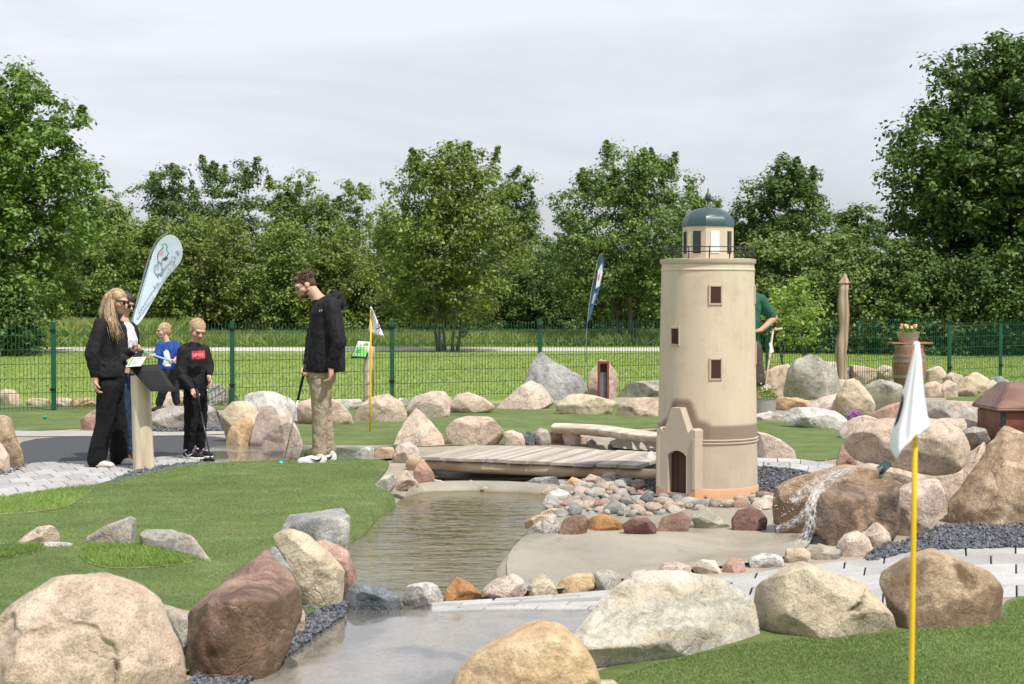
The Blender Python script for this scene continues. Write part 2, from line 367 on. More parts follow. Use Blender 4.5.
def sheet(name, outline, z, mat, kind='structure', px=True, it=2, step=None, label=None):
    P = [G(*p).to_2d() for p in outline] if px else [Vector(p) for p in outline]
    P = [Vector(p) for p in chaikin(P, it)]
    n = len(P); V = list(P); E = [(i, (i + 1) % n) for i in range(n)]
    if step:
        A = np.array([tuple(p) for p in P]); lo, hi = A.min(0), A.max(0)
        gx, gy = np.meshgrid(np.arange(lo[0], hi[0], step), np.arange(lo[1], hi[1], step)); gp = np.c_[gx.ravel(), gy.ravel()]
        gp = gp[poly_sd(gp, P) > step * .4]; V += [Vector(p) for p in gp]
    vo, _, fo, *_ = geometry.delaunay_2d_cdt(V, E, [list(range(n))], 1, 1e-5)
    hp_ = np.array([tuple(v) for v in vo]); h = HH(hp_)
    if name == 'soil': h = h - .12 * sm((poly_sd(hp_, BASIN) + .45) / .3)
    me = bpy.data.meshes.new(name); me.from_pydata([(v[0], v[1], float(hh) + z) for v, hh in zip(vo, h)], [], [list(f) for f in fo]); me.update()
    bm = bmesh.new(); bm.from_mesh(me)
    for f in bm.faces:
        if f.normal.z < 0: f.normal_flip()
    bm.to_mesh(me); bm.free()
    o = mesh_obj(name, me, mat); o['kind'] = kind
    if label: o['label'] = label
    return o
def axis(fine0, fine1, st, lo, hi):
    a = list(np.arange(fine0, fine1, st)); k = st; x = fine1
    while x < hi: a.append(x); k *= 1.35; x += k
    a.append(hi); k = st; x = fine0 - st; b = []
    while x > lo: b.append(x); k *= 1.35; x -= k
    b.append(lo); return np.array(b[::-1] + a)
xs = axis(-4, 4.5, .12, -600, 600); ys = axis(7, 19, .12, -40, 1500)
gx, gy = np.meshgrid(xs, ys); gp = np.c_[gx.ravel(), gy.ravel()]; gz = HH(gp) - .14 * sm((poly_sd(gp, BASIN) + .45) / .3) - .03 * ((gp[:, 1] > 6) & (gp[:, 1] < 27.5) & (np.abs(gp[:, 0]) < 8))
nx, ny = len(xs), len(ys)
me = bpy.data.meshes.new('lawn'); me.from_pydata([(p[0], p[1], z) for p, z in zip(gp, gz)], [], [(j * nx + i, j * nx + i + 1, (j + 1) * nx + i + 1, (j + 1) * nx + i) for j in range(ny - 1) for i in range(nx - 1)])
tag(mesh_obj('ground', me, LAWN), kind='structure')
SOIL = M('sandy soil', (.30, .26, .20), .9, var=.25, vs=3, bs=50, bump=.5)
sheet('soil', pts('-120,414 20,407 120,409 300,404 420,407 520,400 680,396 800,404 1010,384 1100,388 1300,480 1300,740 -200,740'), .004, SOIL, step=.12)
sheet('pond_bed', pts('360,604 352,588 352,562 368,538 390,513 398,500 404,491 424,483 470,482 520,483 568,487 566,500 547,524 524,546 512,563 518,579 532,587 500,597 440,603 390,606'), .014, SAND, it=1, step=.07)
sheet('pond_beach', pts('506,552 540,518 560,508 640,504 700,506 770,500 812,530 812,548 785,562 700,572 640,580 600,586 540,596 508,592'), .022, SAND, step=.1)
sheet('pond', [(p.x, p.y) for p in BASIN], 0, WATER, px=False, it=1)
w = bpy.data.objects['pond']
for v in w.data.vertices: v.co.z = WZ
STBED = M('shade dark stream bed', (.055, .043, .03), .5, var=.4, vs=9, bs=40, bump=.8)  # near-black bed colour stands in for shade under the bridge and log
sheet('stream_bed', [(p.x, p.y) for p in STREAM], .02, STBED, px=False, it=1, step=.07)
sheet('stream_bed', [(p.x, p.y) for p in GAP], .02, STBED, px=False, it=1, step=.07)
# greens
sheet('putting_green', pts('-160,512 0,500 60,497 100,486 130,478 200,464 262,460 330,459 372,461 392,464 384,476 374,486 388,495 404,501 390,515 366,537 348,558 346,590 330,612 250,640 180,690 -160,730'), .026, TURF, step=.09)
sheet('putting_green', pts('-120,405 40,406 104,407 108,420 92,431 -120,433'), .010, TURF)
sheet('putting_green', pts('292,452 286,430 300,414 360,405 450,404 520,404 600,404 700,408 740,410 740,428 640,428 560,437 500,445 396,448 340,452'), .010, TURF, step=.15)
sheet('putting_green', pts('160,403 240,403 238,411 160,410'), .010, TURF)
sheet('putting_green', pts('735,420 785,421 842,429 852,445 842,463 735,462'), .010, TURF, step=.2)
sheet('putting_green', pts('948,395 985,394 1000,402 970,406 945,402'), .010, TURF)
sheet('putting_green', pts('540,712 570,690 600,670 700,645 758,624 900,618 1000,612 1009,598 1080,594 1200,600 1200,760 560,760'), .010, TURF, step=.2)
sheet('safety_surface', pts('14,438 132,437 234,436 228,452 205,456 150,460 60,464 18,466'), .008, ASPH)
sheet('wet_path', pts('200,454 226,446 300,448 420,448 402,460 372,463 300,462 258,464 200,467'), .0285, WET, it=1)
sheet('concrete_kerb', pts('-60,431 60,432 226,431 228,436 60,437.5 -60,437'), .012, CONC, it=1)
sheet('wet_path', pts('345,600 420,606 520,600 600,590 640,600 620,650 470,720 430,760 150,760 240,684 300,640'), .006, WET, step=.2)
# pavers: real bevelled slabs between two edge lines
def pavers(name, top, bot, rows, blen, z):
    A = [G(*p).to_2d() for p in top]; B = [G(*p).to_2d() for p in bot]
    def res(L):
        L = [Vector(p) for p in chaikin(L, 2, False)]; d = [0]
        for a, b in zip(L, L[1:]): d.append(d[-1] + (b - a).length)
        return L, d
    def at(LD, t):
        L, d = LD; x = t * d[-1]
        for i in range(len(L) - 1):
            if d[i + 1] >= x: return L[i].lerp(L[i + 1], (x - d[i]) / max(1e-9, d[i + 1] - d[i]))
        return L[-1]
    LA, LB = res(A), res(B); ln = (LA[1][-1] + LB[1][-1]) / 2; bm = bmesh.new()
    for r in range(rows):
        n = max(2, int(ln / blen)); off = (r % 2) * .5
        for k in range(-1, n):
            t0, t1 = max(0, (k + off) / n), min(1, (k + 1 + off) / n)
            if t1 - t0 < .1 / n: continue
            v0, v1 = r / rows, (r + 1) / rows
            q = [at(LA, t).lerp(at(LB, t), v) for t, v in ((t0, v0), (t1, v0), (t1, v1), (t0, v1))]
            c = sum(q, Vector((0, 0))) / 4; dz = rnd.uniform(-.002, .002); tilt = (rnd.uniform(-.012, .012), rnd.uniform(-.012, .012))
            zz = lambda p: float(HH([(p.x, p.y)])[0]) + z + dz + (p.x - c.x) * tilt[0] + (p.y - c.y) * tilt[1]
            def ring(ins, h):
                o = []
                for p in q:
                    d = c - p; p2 = p + d.normalized() * ins; o.append(bm.verts.new((p2.x, p2.y, zz(p2) + h)))
                return o
            a, b, e = ring(.006, -.05), ring(.006, -.006), ring(.013, 0)
            for m1, m2 in ((a, b), (b, e)):
                for i in range(4): bm.faces.new((m1[i], m1[(i + 1) % 4], m2[(i + 1) % 4], m2[i]))
            bm.faces.new(e)
    o = bm_obj(name, bm, PAVER); o['kind'] = 'structure'; return o
pt = pts('1120,546 1024,547 960,549 905,553 870,561 800,567 750,575 640,588 560,597 480,602 430,605')
pb = pts('1120,600 1024,598 1005,598 880,606 760,616 680,616 610,612 560,611 500,612 430,614')
sheet('paver_bed', pt + pb[::-1], .004, JOINT, step=.3, it=1)
pavers('paved_path', pt, pb, 5, .30, .014)
lt = pts('-60,474 0,470 28,464 80,463 150,459 214,454')
lb = pts('-60,506 0,499 60,496 98,486 130,477 214,463')
sheet('paver_bed', lt + lb[::-1], .0075, JOINT, it=1)
pavers('paved_path', lt, lb, 7, .24, .016)
rt = pts('748,459 790,460 840,468 872,478'); rb_ = pts('748,468 790,470 830,480 868,492')
pavers('paved_path', rt, rb_, 2, .26, .03)
# loose dark chips
def chips(name, outline, n, size, mat, label, bed=True, z=.012):
    P = [G(*p).to_2d() for p in outline]; A = np.array([tuple(p) for p in P]); lo, hi = A.min(0), A.max(0)
    if bed: sheet(name + '_bed', outline, z, ASPH, it=1, step=.25)
    rg = np.random.default_rng(len(outline) * 7 + n); q = []
    while len(q) < n:
        p = lo + rg.random((n * 2, 2)) * (hi - lo); p = p[poly_sd(p, P) > -.03]; q += list(p)
    q = np.array(q[:n]); h = HH(q)
    base = np.array([[1, 0, 0], [-1, 0, 0], [0, 1, 0], [0, -1, 0], [0, 0, 1], [0, 0, -1]], float); fc = [(0, 2, 4), (2, 1, 4), (1, 3, 4), (3, 0, 4), (2, 0, 5), (1, 2, 5), (3, 1, 5), (0, 3, 5)]
    V = []; Fc = []
    for i in range(n):
        m = Matrix.Rotation(rg.random() * 6.28, 3, Vector(rg.normal(size=3)))
        sz = size * rg.uniform(.55, 1.35); s3 = np.array([sz, sz * rg.uniform(.6, 1), sz * rg.uniform(.45, .8)])
        b = (base * s3 * rg.uniform(.8, 1.2, (6, 1))) @ np.array(m).T
        b += (q[i][0], q[i][1], h[i] + z + sz * rg.uniform(.1, .7)); V += [tuple(v) for v in b]; Fc += [tuple(a + 6 * i for a in f) for f in fc]
    me = bpy.data.meshes.new(name); me.from_pydata(V, [], Fc)
    o = mesh_obj(name, me, mat, smooth=False); return tag(o, label, None, None, 'stuff')
chips('gravel', pts('868,563 880,552 905,545 922,535 950,528 1010,526 1080,522 1080,548 1010,549 960,550 905,554'), 3800, .016, CHIP, 'dark grey basalt chips under the big rocks')
chips('gravel', pts('190,684 205,672 262,660 290,632 300,608 330,604 348,600 346,612 300,645 262,672 236,690 190,700'), 2200, .014, CHIP, 'black gravel under the red brown boulder')
chips('gravel', pts('106,487 122,478 150,469 200,464 212,465 160,474 125,483'), 900, .016, CHIP, 'dark gravel round the timber post')
chips('gravel', pts('-40,468 20,464 27,466 8,476 -40,482'), 500, .016, CHIP, 'dark gravel beside the paved path')
chips('gravel', pts('150,429 225,428 228,432 150,433'), 400, .016, CHIP, 'dark gravel behind the safety surface')
chips('gravel', pts('585,487 640,468 680,464 800,468 806,486 760,496 690,500 620,496'), 2400, .016, CHIP, 'dark gravel round the lighthouse foot')
# longer grass islands and meadow fringe
def blades(name, outline, n, hgt, wid, mat, label, px=True, zoff=0.0):
    P = [G(*p).to_2d() for p in outline] if px else [Vector(p) for p in outline]
    if px: P = [Vector(p) for p in chaikin(P, 2)]
    A = np.array([tuple(p) for p in P]); lo, hi = A.min(0), A.max(0); rg = np.random.default_rng(n); q = np.zeros((0, 2))
    while len(q) < n:
        p = lo + rg.random((n * 2, 2)) * (hi - lo); q = np.r_[q, p[poly_sd(p, P) > 0]]
    q = q[:n]; a = rg.random(n) * 6.283; h = hgt * rg.uniform(.5, 1.25, n); l = hgt * .5 * rg.normal(size=(n, 2))
    d = np.c_[np.cos(a), np.sin(a)] * wid; V = np.zeros((n, 4, 3))
    V[:, 0, :2] = q - d; V[:, 1, :2] = q + d; V[:, 2, :2] = q + d * .6 + l * .45; V[:, 3, :2] = q + l
    V[:, 2, 2] = h * .62; V[:, 3, 2] = h; V[:, :2, 2] = .004; V[:, :, 2] += zoff
    me = bpy.data.meshes.new(name); me.from_pydata(V.reshape(-1, 3).tolist(), [], [(4 * i, 4 * i + 1, 4 * i + 2, 4 * i + 3) for i in range(n)])
    return tag(mesh_obj(name, me, mat, smooth=False), label, None, None, 'stuff')
GRASSBED = M('sand rim', (.27, .26, .13), .9, var=.3)
for q, k in (('-60,506 0,502 50,494 92,489 96,491 84,500 68,511 30,517 -60,522', 'grass island beside the paved path'), ('78,556 88,547 175,554 206,561 190,568 150,573 110,574 84,567', 'grass island below the block and the mottled rock'), ('-60,552 -10,551 44,549 44,554 16,563 -60,572', 'grass island at the frame edge')):
    sheet('grass_rim', pts(q), .030, GRASSBED)
    c = np.mean(pts(q), 0); ins = [(c[0] + (a - c[0]) * .99, c[1] + (b - c[1]) * .97) for a, b in pts(q)]
    blades('grass', ins, 9500, .03, .0026, BLADE, 'short bright ' + k, zoff=.028)
blades('turf_pile', pts('570,720 600,688 640,670 700,656 758,643 900,635 1004,626 1009,600 1060,598 1060,720'), 70000, .013, .0019, PILE, 'short fibres of the near right putting green', zoff=.009)
blades('turf_pile', pts('-20,512 60,498 100,487 130,479 200,466 262,461 330,460 372,462 380,476 386,494 396,501 380,516 358,537 344,556 300,560 250,600 190,640 -20,640'), 110000, .011, .0022, PILE, 'short fibres of the near left putting green', zoff=.025)
blades('grass', [(-30, 49.8), (7, 50.5), (7, 58), (-30, 57)], 42000, .40, .014, MEADOW, 'tall meadow grass along the foot of the trees', px=False)
blades('grass', [(-24, 51), (-11.5, 51), (-11.0, 55), (-24, 55)], 14000, .75, .014, MEADOW, 'pale seeding grass under the leafy tree', px=False)
blades('grass', [(-9, 24.9), (-2, 25.2), (10, 29), (14, 30), (14, 44), (-18, 44), (-12, 25)], 60000, .05, .010, LBLADE, 'mown lawn blades beyond the fence', px=False)
sheet('gravel_road', [(-90, 46), (0, 46), (7.5, 46), (7.5, 49.3), (0, 49.3), (-90, 49.3)], .012, M('pale gravel road', (.50, .46, .40), .9, var=.15, vs=2), px=False, it=0)
# ------------------------------------------------------------------ boulders: outline at the rock's own distance, inflated to a full solid
_ico = {}
def ico(n):
    if n not in _ico:
        bm = bmesh.new(); bmesh.ops.create_icosphere(bm, subdivisions=n, radius=1)
        bm.verts.ensure_lookup_table()
        _ico[n] = (np.array([tuple(v.co) for v in bm.verts]), [tuple(v.index for v in f.verts) for f in bm.faces]); bm.free()
    return _ico[n]
def rock(name, pal, outline, base, label, ang=.5, depth=.8, Y=None, cuts=(), group=None, rough=1.0, seed=None, cat='boulder', steps=(), stains=(), z0=0.0):
    o = pts(outline); xs_ = [p[0] for p in o]; ys_ = [p[1] for p in o]
    wpx, hpx = max(xs_) - min(xs_), max(ys_) - min(ys_); slope = 0.0; xm = (min(xs_) + max(xs_)) / 2
    if Y is None:
        if isinstance(base, tuple): ya, yb = G(min(xs_), base[0]).y, G(max(xs_), base[1]).y; Y0 = (ya + yb) / 2; slope = (yb - ya) / wpx
        else: Y0 = G((min(xs_) + max(xs_)) / 2, base, z0).y
        s = F / Y0
        ry = depth * .5 * min(wpx, hpx * 1.5) / s; Yc = Y0 + ry * .55
    else:
        Yc = Y; s = F / Yc; ry = depth * .5 * min(wpx, hpx * 1.5) / s
    PJ = lambda a, b: Q(a, b, Yc + slope * (a - xm)); P = [PJ(a, b) for a, b in o]; X = np.array([p.x for p in P]); Z = np.array([p.z for p in P])
    cx, cz = (X.min() + X.max()) / 2, (Z.min() + Z.max()) / 2
    X = X - cx; Z = Z - cz; n = len(X); A = np.c_[X, Z]
    th = np.linspace(-math.pi, math.pi, 361); Rr = np.zeros(361)
    for i, t in enumerate(th):
        d = np.array([math.cos(t), math.sin(t)]); best = 0
        for k in range(n):
            a, b = A[k], A[(k + 1) % n]; e = b - a; den = d[0] * e[1] - d[1] * e[0]
            if abs(den) < 1e-12: continue
            u = (a[0] * e[1] - a[1] * e[0]) / den; v = (a[0] * d[1] - a[1] * d[0]) / den
            if u > 0 and -1e-6 <= v <= 1 + 1e-6: best = max(best, u)
        Rr[i] = best
    m = max(1, int(2 + (1 - ang) * 5)); kk = np.ones(2 * m + 1) / (2 * m + 1)
    Rr = np.convolve(np.r_[Rr[:-1], Rr[:-1], Rr[:-1]], kk, 'same')[360:720]; Rr = np.r_[Rr, Rr[0]]
    size = max(wpx, hpx) / s; big = max(wpx, hpx)
    V, Fc = ico(6 if big > 75 else 5 if big > 28 else 4 if big > 14 else 3)
    V = V.copy(); e = 2.2 + 1.0 * ang
    p = np.hypot(V[:, 0], V[:, 2]); k = (p ** e + np.abs(V[:, 1]) ** e) ** (-1 / e)
    t = np.arctan2(V[:, 2], V[:, 0]); rr = np.interp(t, th, Rr) * p * k
    N = np.c_[rr * np.cos(t), V[:, 1] * k * ry, rr * np.sin(t)]
    sd_ = seed if seed is not None else (hash_(outline) % 1000)
    rg = np.random.default_rng(sd_)
    for j in range(int(9 + 9 * ang)):
        nn = rg.normal(size=3) * np.array([.75, 1, .75]); nn[1] = -abs(nn[1]) - .35 if j % 4 else abs(nn[1]) + .3
        nn /= np.linalg.norm(nn); d = N @ nn; sup = d.max(); lim = sup * rg.uniform(.58, .90) if ang > .35 else sup * rg.uniform(.76, .95)
        ov = np.maximum(0, d - lim); N -= nn * (ov * min(1, .8 + .25 * ang))[:, None]
    for (a, b, c, f) in cuts:
        nn = np.array([a, b, c], float); nn /= np.linalg.norm(nn); d = N @ nn; ov = np.maximum(0, d - d.max() * f); N -= nn * (ov * .97)[:, None]
    off = Vector((sd_ * 1.7, sd_ * .9, 3.1)); L = np.linalg.norm(N, axis=1)[:, None] + 1e-9; D = N / L
    q = 1.0 / size; dis = np.zeros(len(N))
    for i, v in enumerate(N):
        w = Vector(v) * q
        f1 = noise.fractal(w * 2.6 + off, .9, 2.1, 4)
        f2 = noise.ridged_multi_fractal(w * 2.1 + off * 1.3, .9, 2.2, 5, 1.0, 2.0) - 1.2
        f3 = noise.noise(w * 1.7 + off * .7) ; f3 = max(-1, min(1, f3 / .05)); f4 = noise.noise(w * 3.9 + off * .3); f4 = max(-1, min(1, f4 / .07)); f5 = noise.fractal(w * 9 + off, .8, 2.1, 4)
        dis[i] = (.020 * f1 + .010 * f2 * (.3 + ang) + .009 * f3 * (.2 + ang) + .0045 * f4 * (.2 + ang) + .006 * f5) * size * rough
    edge = np.clip(np.abs(D[:, 1]) * 2.2, .3, 1)
    N = N + D * (dis * edge)[:, None]
    for ax_ in (0, 2):
        for sg_ in (-1, 1):
            a_ = (N[:, ax_] * sg_).max(); b_ = ((X if ax_ == 0 else Z) * sg_).max(); m_ = N[:, ax_] * sg_ > 0; N[m_, ax_] *= np.clip(b_ / a_, .8, 1.35)
    jit = np.array([noise.fractal(Vector(v) * (6 / size) + off, .9, 2.1, 3) for v in N]) * size * .022 if (steps or stains) else 0
    XZ = N[:, [0, 2]]
    for poly, dep in steps:
        q_ = [PJ(a, b) for a, b in pts(poly)]; q_ = [Vector((p.x - cx, p.z - cz)) for p in q_]; f = sm((poly_sd(XZ, q_) + jit) / (size * .03) + .5) * (N[:, 1] < .05); N[:, 1] += f * dep
    stv = np.zeros(len(N))
    for poly, amt in stains:
        q_ = [PJ(a, b) for a, b in pts(poly)]; q_ = [Vector((p.x - cx, p.z - cz)) for p in q_]; stv = np.maximum(stv, amt * sm((poly_sd(XZ, q_) + jit * 1.5) / (size * .05) + .5) * (N[:, 1] < size * .12))
    if slope: N[:, 1] += N[:, 0] * slope * s
    if Y is None:
        z0_ = N[:, 2].min(); h_ = N[:, 2].max() - z0_; cut = z0_ + .38 * h_; N[:, 2] = np.where(N[:, 2] < cut, cut - (cut - N[:, 2]) * 1.5, N[:, 2])
    if Y is None:
        zc_ = N[:, 2] + cz - z0; near = (zc_ > -.03) & (zc_ < .06) & (np.abs(N[:, 0]) < .4 * (X.max() - X.min()))
        if near.any():
            dl = Y0 - (Yc + (N[near, 1] - (N[near, 0] * slope * s if slope else 0)).min()); f_ = (Yc + dl) / Yc; Yc += dl; N *= f_; cx *= f_; cz = CH + (cz - CH) * f_
    zb = N[:, 2].min()
    me = bpy.data.meshes.new(name); N[:, 2] -= zb; me.from_pydata(N.tolist(), [], Fc)
    if stains: me.attributes.new('stain', 'FLOAT', 'POINT').data.foreach_set('value', stv.astype(np.float32))
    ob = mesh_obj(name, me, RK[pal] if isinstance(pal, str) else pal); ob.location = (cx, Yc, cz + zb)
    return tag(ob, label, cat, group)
def hull(pal, P3, base, label, name='boulder', group=None, voxel=.012, rough=1.0, stains=(), cat='boulder'):      # angular stone: explicit corner points (photo point + depth), hulled, worn and pitted
    Y0 = G(P3[0][0], base).y; xc = sum(p[0] for p in P3) / len(P3); o = Q(xc, base, Y0); o.z = 0; bm = bmesh.new()
    for a, b, d in P3: bm.verts.new(Q(a, b, Y0 + d) - o)
    lo = [v.co.copy() for v in bm.verts if v.co.z < .1]
    for c in lo: bm.verts.new((c.x, c.y, -.12))
    bmesh.ops.convex_hull(bm, input=list(bm.verts))
    for v in [v for v in bm.verts if not v.link_faces]: bm.verts.remove(v)
    me = remesh(bm, voxel, 3); nv = len(me.vertices); co_ = np.zeros(nv * 3); no_ = np.zeros(nv * 3); me.vertices.foreach_get('co', co_); me.vertices.foreach_get('normal', no_); N = co_.reshape(-1, 3); no_ = no_.reshape(-1, 3)
    size = (N[:, 0].max() - N[:, 0].min()); off = Vector((xc * .13, base * .07, 2)); d = np.zeros(nv)
    for i, v in enumerate(N):
        w = Vector(v) / size; f3 = max(-1, min(1, noise.noise(w * 2.6 + off) / .06)); d[i] = (.012 * noise.fractal(w * 3 + off, .9, 2.1, 4) + .006 * f3 + .006 * noise.fractal(w * 11 + off, .8, 2.1, 4)) * size * rough
    N = N + no_ * d[:, None]; me.vertices.foreach_set('co', N.ravel()); me.update()
    if stains:
        Wp = N + np.array(o); c_, s_ = math.cos(PITCH), math.sin(PITCH); zc_ = Wp[:, 1] * c_ - (Wp[:, 2] - CH) * s_; yc_ = (Wp[:, 2] - CH) * c_ + Wp[:, 1] * s_
        px_ = np.c_[512 + F * Wp[:, 0] / zc_, 342 - F * yc_ / zc_]; stv = np.zeros(nv); jit = np.array([noise.fractal(Vector(v) * 9, .9, 2.1, 3) for v in N]) * 5
        for poly, amt in stains: stv = np.maximum(stv, amt * sm((poly_sd(px_, [Vector(q) for q in pts(poly)]) + jit) / 8 + .5) * (no_[:, 1] < .35))
        me.attributes.new('stain', 'FLOAT', 'POINT').data.foreach_set('value', stv.astype(np.float32))
    ob = mesh_obj(name, me, RK[pal]); ob.location = o; return tag(ob, label, cat, group)
def hash_(s):
    h = 5381
    for c in s: h = (h * 33 + ord(c)) & 0x7fffffff
    return h
g = 'boulders edging the course'
B = lambda *a, **k: rock('boulder', *a, group=g, **k)
C = lambda *a, **k: rock('boulder', *a, group='boulders by the fence', **k)
g2 = 'stones along the pond edge'
D_ = lambda *a, **k: rock('stone', *a, group=g2, cat='stone', **k)
# foreground
B('beige', '-14,640 0,616 15,600 52,578 92,576 118,580 140,590 158,604 170,630 181,660 184,690 150,712 20,712 -14,695', 716, 'huge beige boulder with a cracked front, largest stone in the near corner of the green', .55, 1.0, cuts=[(-.05, -.62, .78, .80), (-.7, -.5, .45, .80), (.75, -.55, .3, .80)], steps=[('-20,640 22,606 30,618 38,624 50,618 72,611 96,611 112,620 128,634 134,660 120,684 110,720 -20,720', .022), ('118,668 128,650 134,655 130,676 120,684', .03)], stains=[('-20,684 20,678 60,686 120,680 190,690 190,720 -20,720', .8), ('40,620 60,616 90,613 100,616 60,624', .7), ('18,652 30,650 32,658 20,660', .8)])
B('mottled', '158,608 184,604 192,610 188,650 182,660 172,632', 660, 'narrow grey stone wedged between the huge beige boulder and the red brown one', .6, .9)
hull('redbrown', [(187, 684, .12), (268, 547, .62), (232, 574, .58), (207, 595, .40), (301, 585, .42), (271, 600, .10), (237, 601, .02), (206, 602, .06), (189, 612, .25), (185, 650, .20), (190, 678, .12), (224, 690, .0), (258, 672, .06), (292, 641, .30), (302, 615, .40), (296, 620, .8), (200, 640, .7), (270, 570, .85)], 684, 'angular red brown boulder with a flat wet top and dark broken side', group=g, rough=1.0, stains=[('238,602 271,601 301,586 306,640 290,660 258,700 226,700 222,642', 1.0), ('182,640 198,646 206,662 196,690 180,690', .8)])
B('grey', '270,550 280,545 292,546 305,570 307,590 300,612 294,600 283,570', 610, 'small grey stone squeezed behind the red brown boulder', .7, .9)
B('cream', '292,612 297,604 305,615 305,628 298,636 290,630', 636, 'little pale stone at the black gravel beside the red brown boulder', .5, .9)
B('cream', '274,538 288,529 306,535 321,550 336,573 345,598 343,607 326,611 307,607 298,580 288,552', 611, 'cream leaning boulder standing between red brown boulder and pink one at the pond corner', .4, .9, cuts=[(.45, -.4, .7, .8)])
hull('grey', [(302, 548, .0), (279, 530, .15), (290, 514, .38), (343, 508, .40), (350, 516, .12), (348, 536, .05), (343, 549, .05), (325, 549, -.06), (302, 522, .02), (300, 541, .0), (282, 541, .12), (290, 540, .6), (345, 535, .6), (318, 519, .0)], 549, 'flat topped grey angular boulder on the green at the pond corner', group=g)
B('rose', '314,541 328,544 348,553 356,572 357,583 345,591 330,578', 588, 'salmon pink boulder behind the cream leaning boulder', .4, .9)
D_('slate', '342,584 361,584 381,588 398,597 402,606 391,609 361,607 346,600', 608, 'long dark slate blue stone at the near pond edge', .6, .9)
D_('white', '402,600 408,586 426,581 438,587 443,600 440,607 406,608', 606, 'white and pink speckled stone between slate blue and orange stones', .4, .9)
D_('orange', '443,604 446,590 456,577 473,585 482,596 481,602 460,604', 603, 'orange brown pointed stone on the near pond edge', .7, .9)
D_('pink', '482,591 496,580 512,574 523,580 527,592 514,599 490,601', 599, 'pale pink rounded stone next to the orange pointed stone', .3, .9)
D_('cream', '527,595 530,579 540,574 551,582 558,593 545,596', 595, 'cream domed stone third to the right of the orange pointed stone', .4, .9)
D_('ochre', '557,588 562,578 572,575 592,573 595,587 580,594 562,594', 592, 'apricot double humped stone in the near pond edge row', .3, .9)
D_('mottled', '594,573 609,569 620,576 622,588 612,594 597,592', 592, 'round grey speckled stone next to the apricot double humped stone', .3, .9)
D_('pink', '622,582 632,572 644,570 654,576 655,592 626,594', 591, 'pink rounded stone half behind the limestone block, near its peak', .2, .9)
D_('pink', '656,573 662,564 677,562 690,566 692,585 658,588', 584, 'broad pale pink stone peeking over the top of the limestone block', .2, .9)
D_('limestone', '692,567 702,560 715,561 724,573 712,577 696,575', 575, 'rough yellowish stone at the beach edge left of the small red stone', .8, .9)
D_('rose', '722,569 731,558 742,559 746,568 743,575 725,576', 574, 'small round red stone at the beach edge', .4, .9)
D_('white', '748,560 768,553 782,557 785,566 768,571 752,571', 569, 'pale blocky stone at the beach edge right of the small red stone', .7, .9)
D_('beige', '784,563 787,549 805,548 811,554 809,563 786,566', 564, 'tan square stone in front of the wet brown rocks', .6, .9)
D_('mottled', '809,552 820,544 838,550 843,556 836,561 812,563', 561, 'grey brown flat stone in front of the wet brown block', .6, .9)
D_('pink', '836,547 846,535 858,531 868,538 872,549 861,557 843,560', 558, 'smooth pale rose stone in front of the wet brown block', .15, .9)
D_('pink', '854,530 863,524 878,522 889,533 891,542 878,550 866,547', 548, 'smooth pale rose stone beside the dark gravel, the higher of two alike', .15, .9)
B('ochre', '446,694 455,678 474,656 500,640 527,628 542,622 562,627 584,645 595,663 601,682 602,705 450,710', 700, 'orange tan rounded boulder at the wet path, cut by the bottom of the photo', .2, 1.0)
B('limestone', '562,622 574,610 604,590 630,578 652,572 687,569 717,579 740,595 752,610 757,625 761,641 758,649 702,656 672,669 602,679 592,662 580,640', (682, 645), 'huge pale layered limestone block by the front green', .6, .7, cuts=[(-.25, -.8, .5, .72), (.45, -.75, .45, .78)], seed=11, steps=[('560,640 620,606 690,612 760,624 766,660 560,690', .008), ('660,600 740,600 766,614 766,630 690,612', .008)])
B('beige', '580,686 598,680 612,681 624,692 590,698', 690, 'low flat stone at the foot of the orange tan boulder', .3, .9)
B('cream', '756,605 760,588 773,580 793,569 808,564 832,575 868,588 885,597 893,610 899,632 897,640 850,638 820,646 796,642 770,643 759,636', 641, 'broad cream boulder on the front green between limestone block and brown stained one', .4, .8, cuts=[(.3, -.6, .7, .8), (-.2, -.9, .3, .8)], steps=[('842,606 852,598 868,592 864,600 852,607', .03)], stains=[('752,622 764,628 768,646 752,646', 1.0), ('840,605 852,598 866,592 862,598 850,606', .8)])  # first dark patch paints the shade in the gap to the limestone block
B('stained', '882,584 887,569 900,558 918,550 933,549 948,555 968,564 993,574 1007,586 1008,598 1004,618 993,629 968,632 928,632 901,635 895,618 890,602', 632, 'brown stained boulder on the front green behind the yellow flag pole', .4, .9, stains=[('948,562 956,560 970,574 972,586 962,586 952,574', 1.0), ('890,612 930,600 970,590 990,584 1010,590 1010,640 890,640', .75), ('884,600 896,606 902,640 890,640', .8)])  # last dark patch paints the shade beside the cream boulder; the others are stains
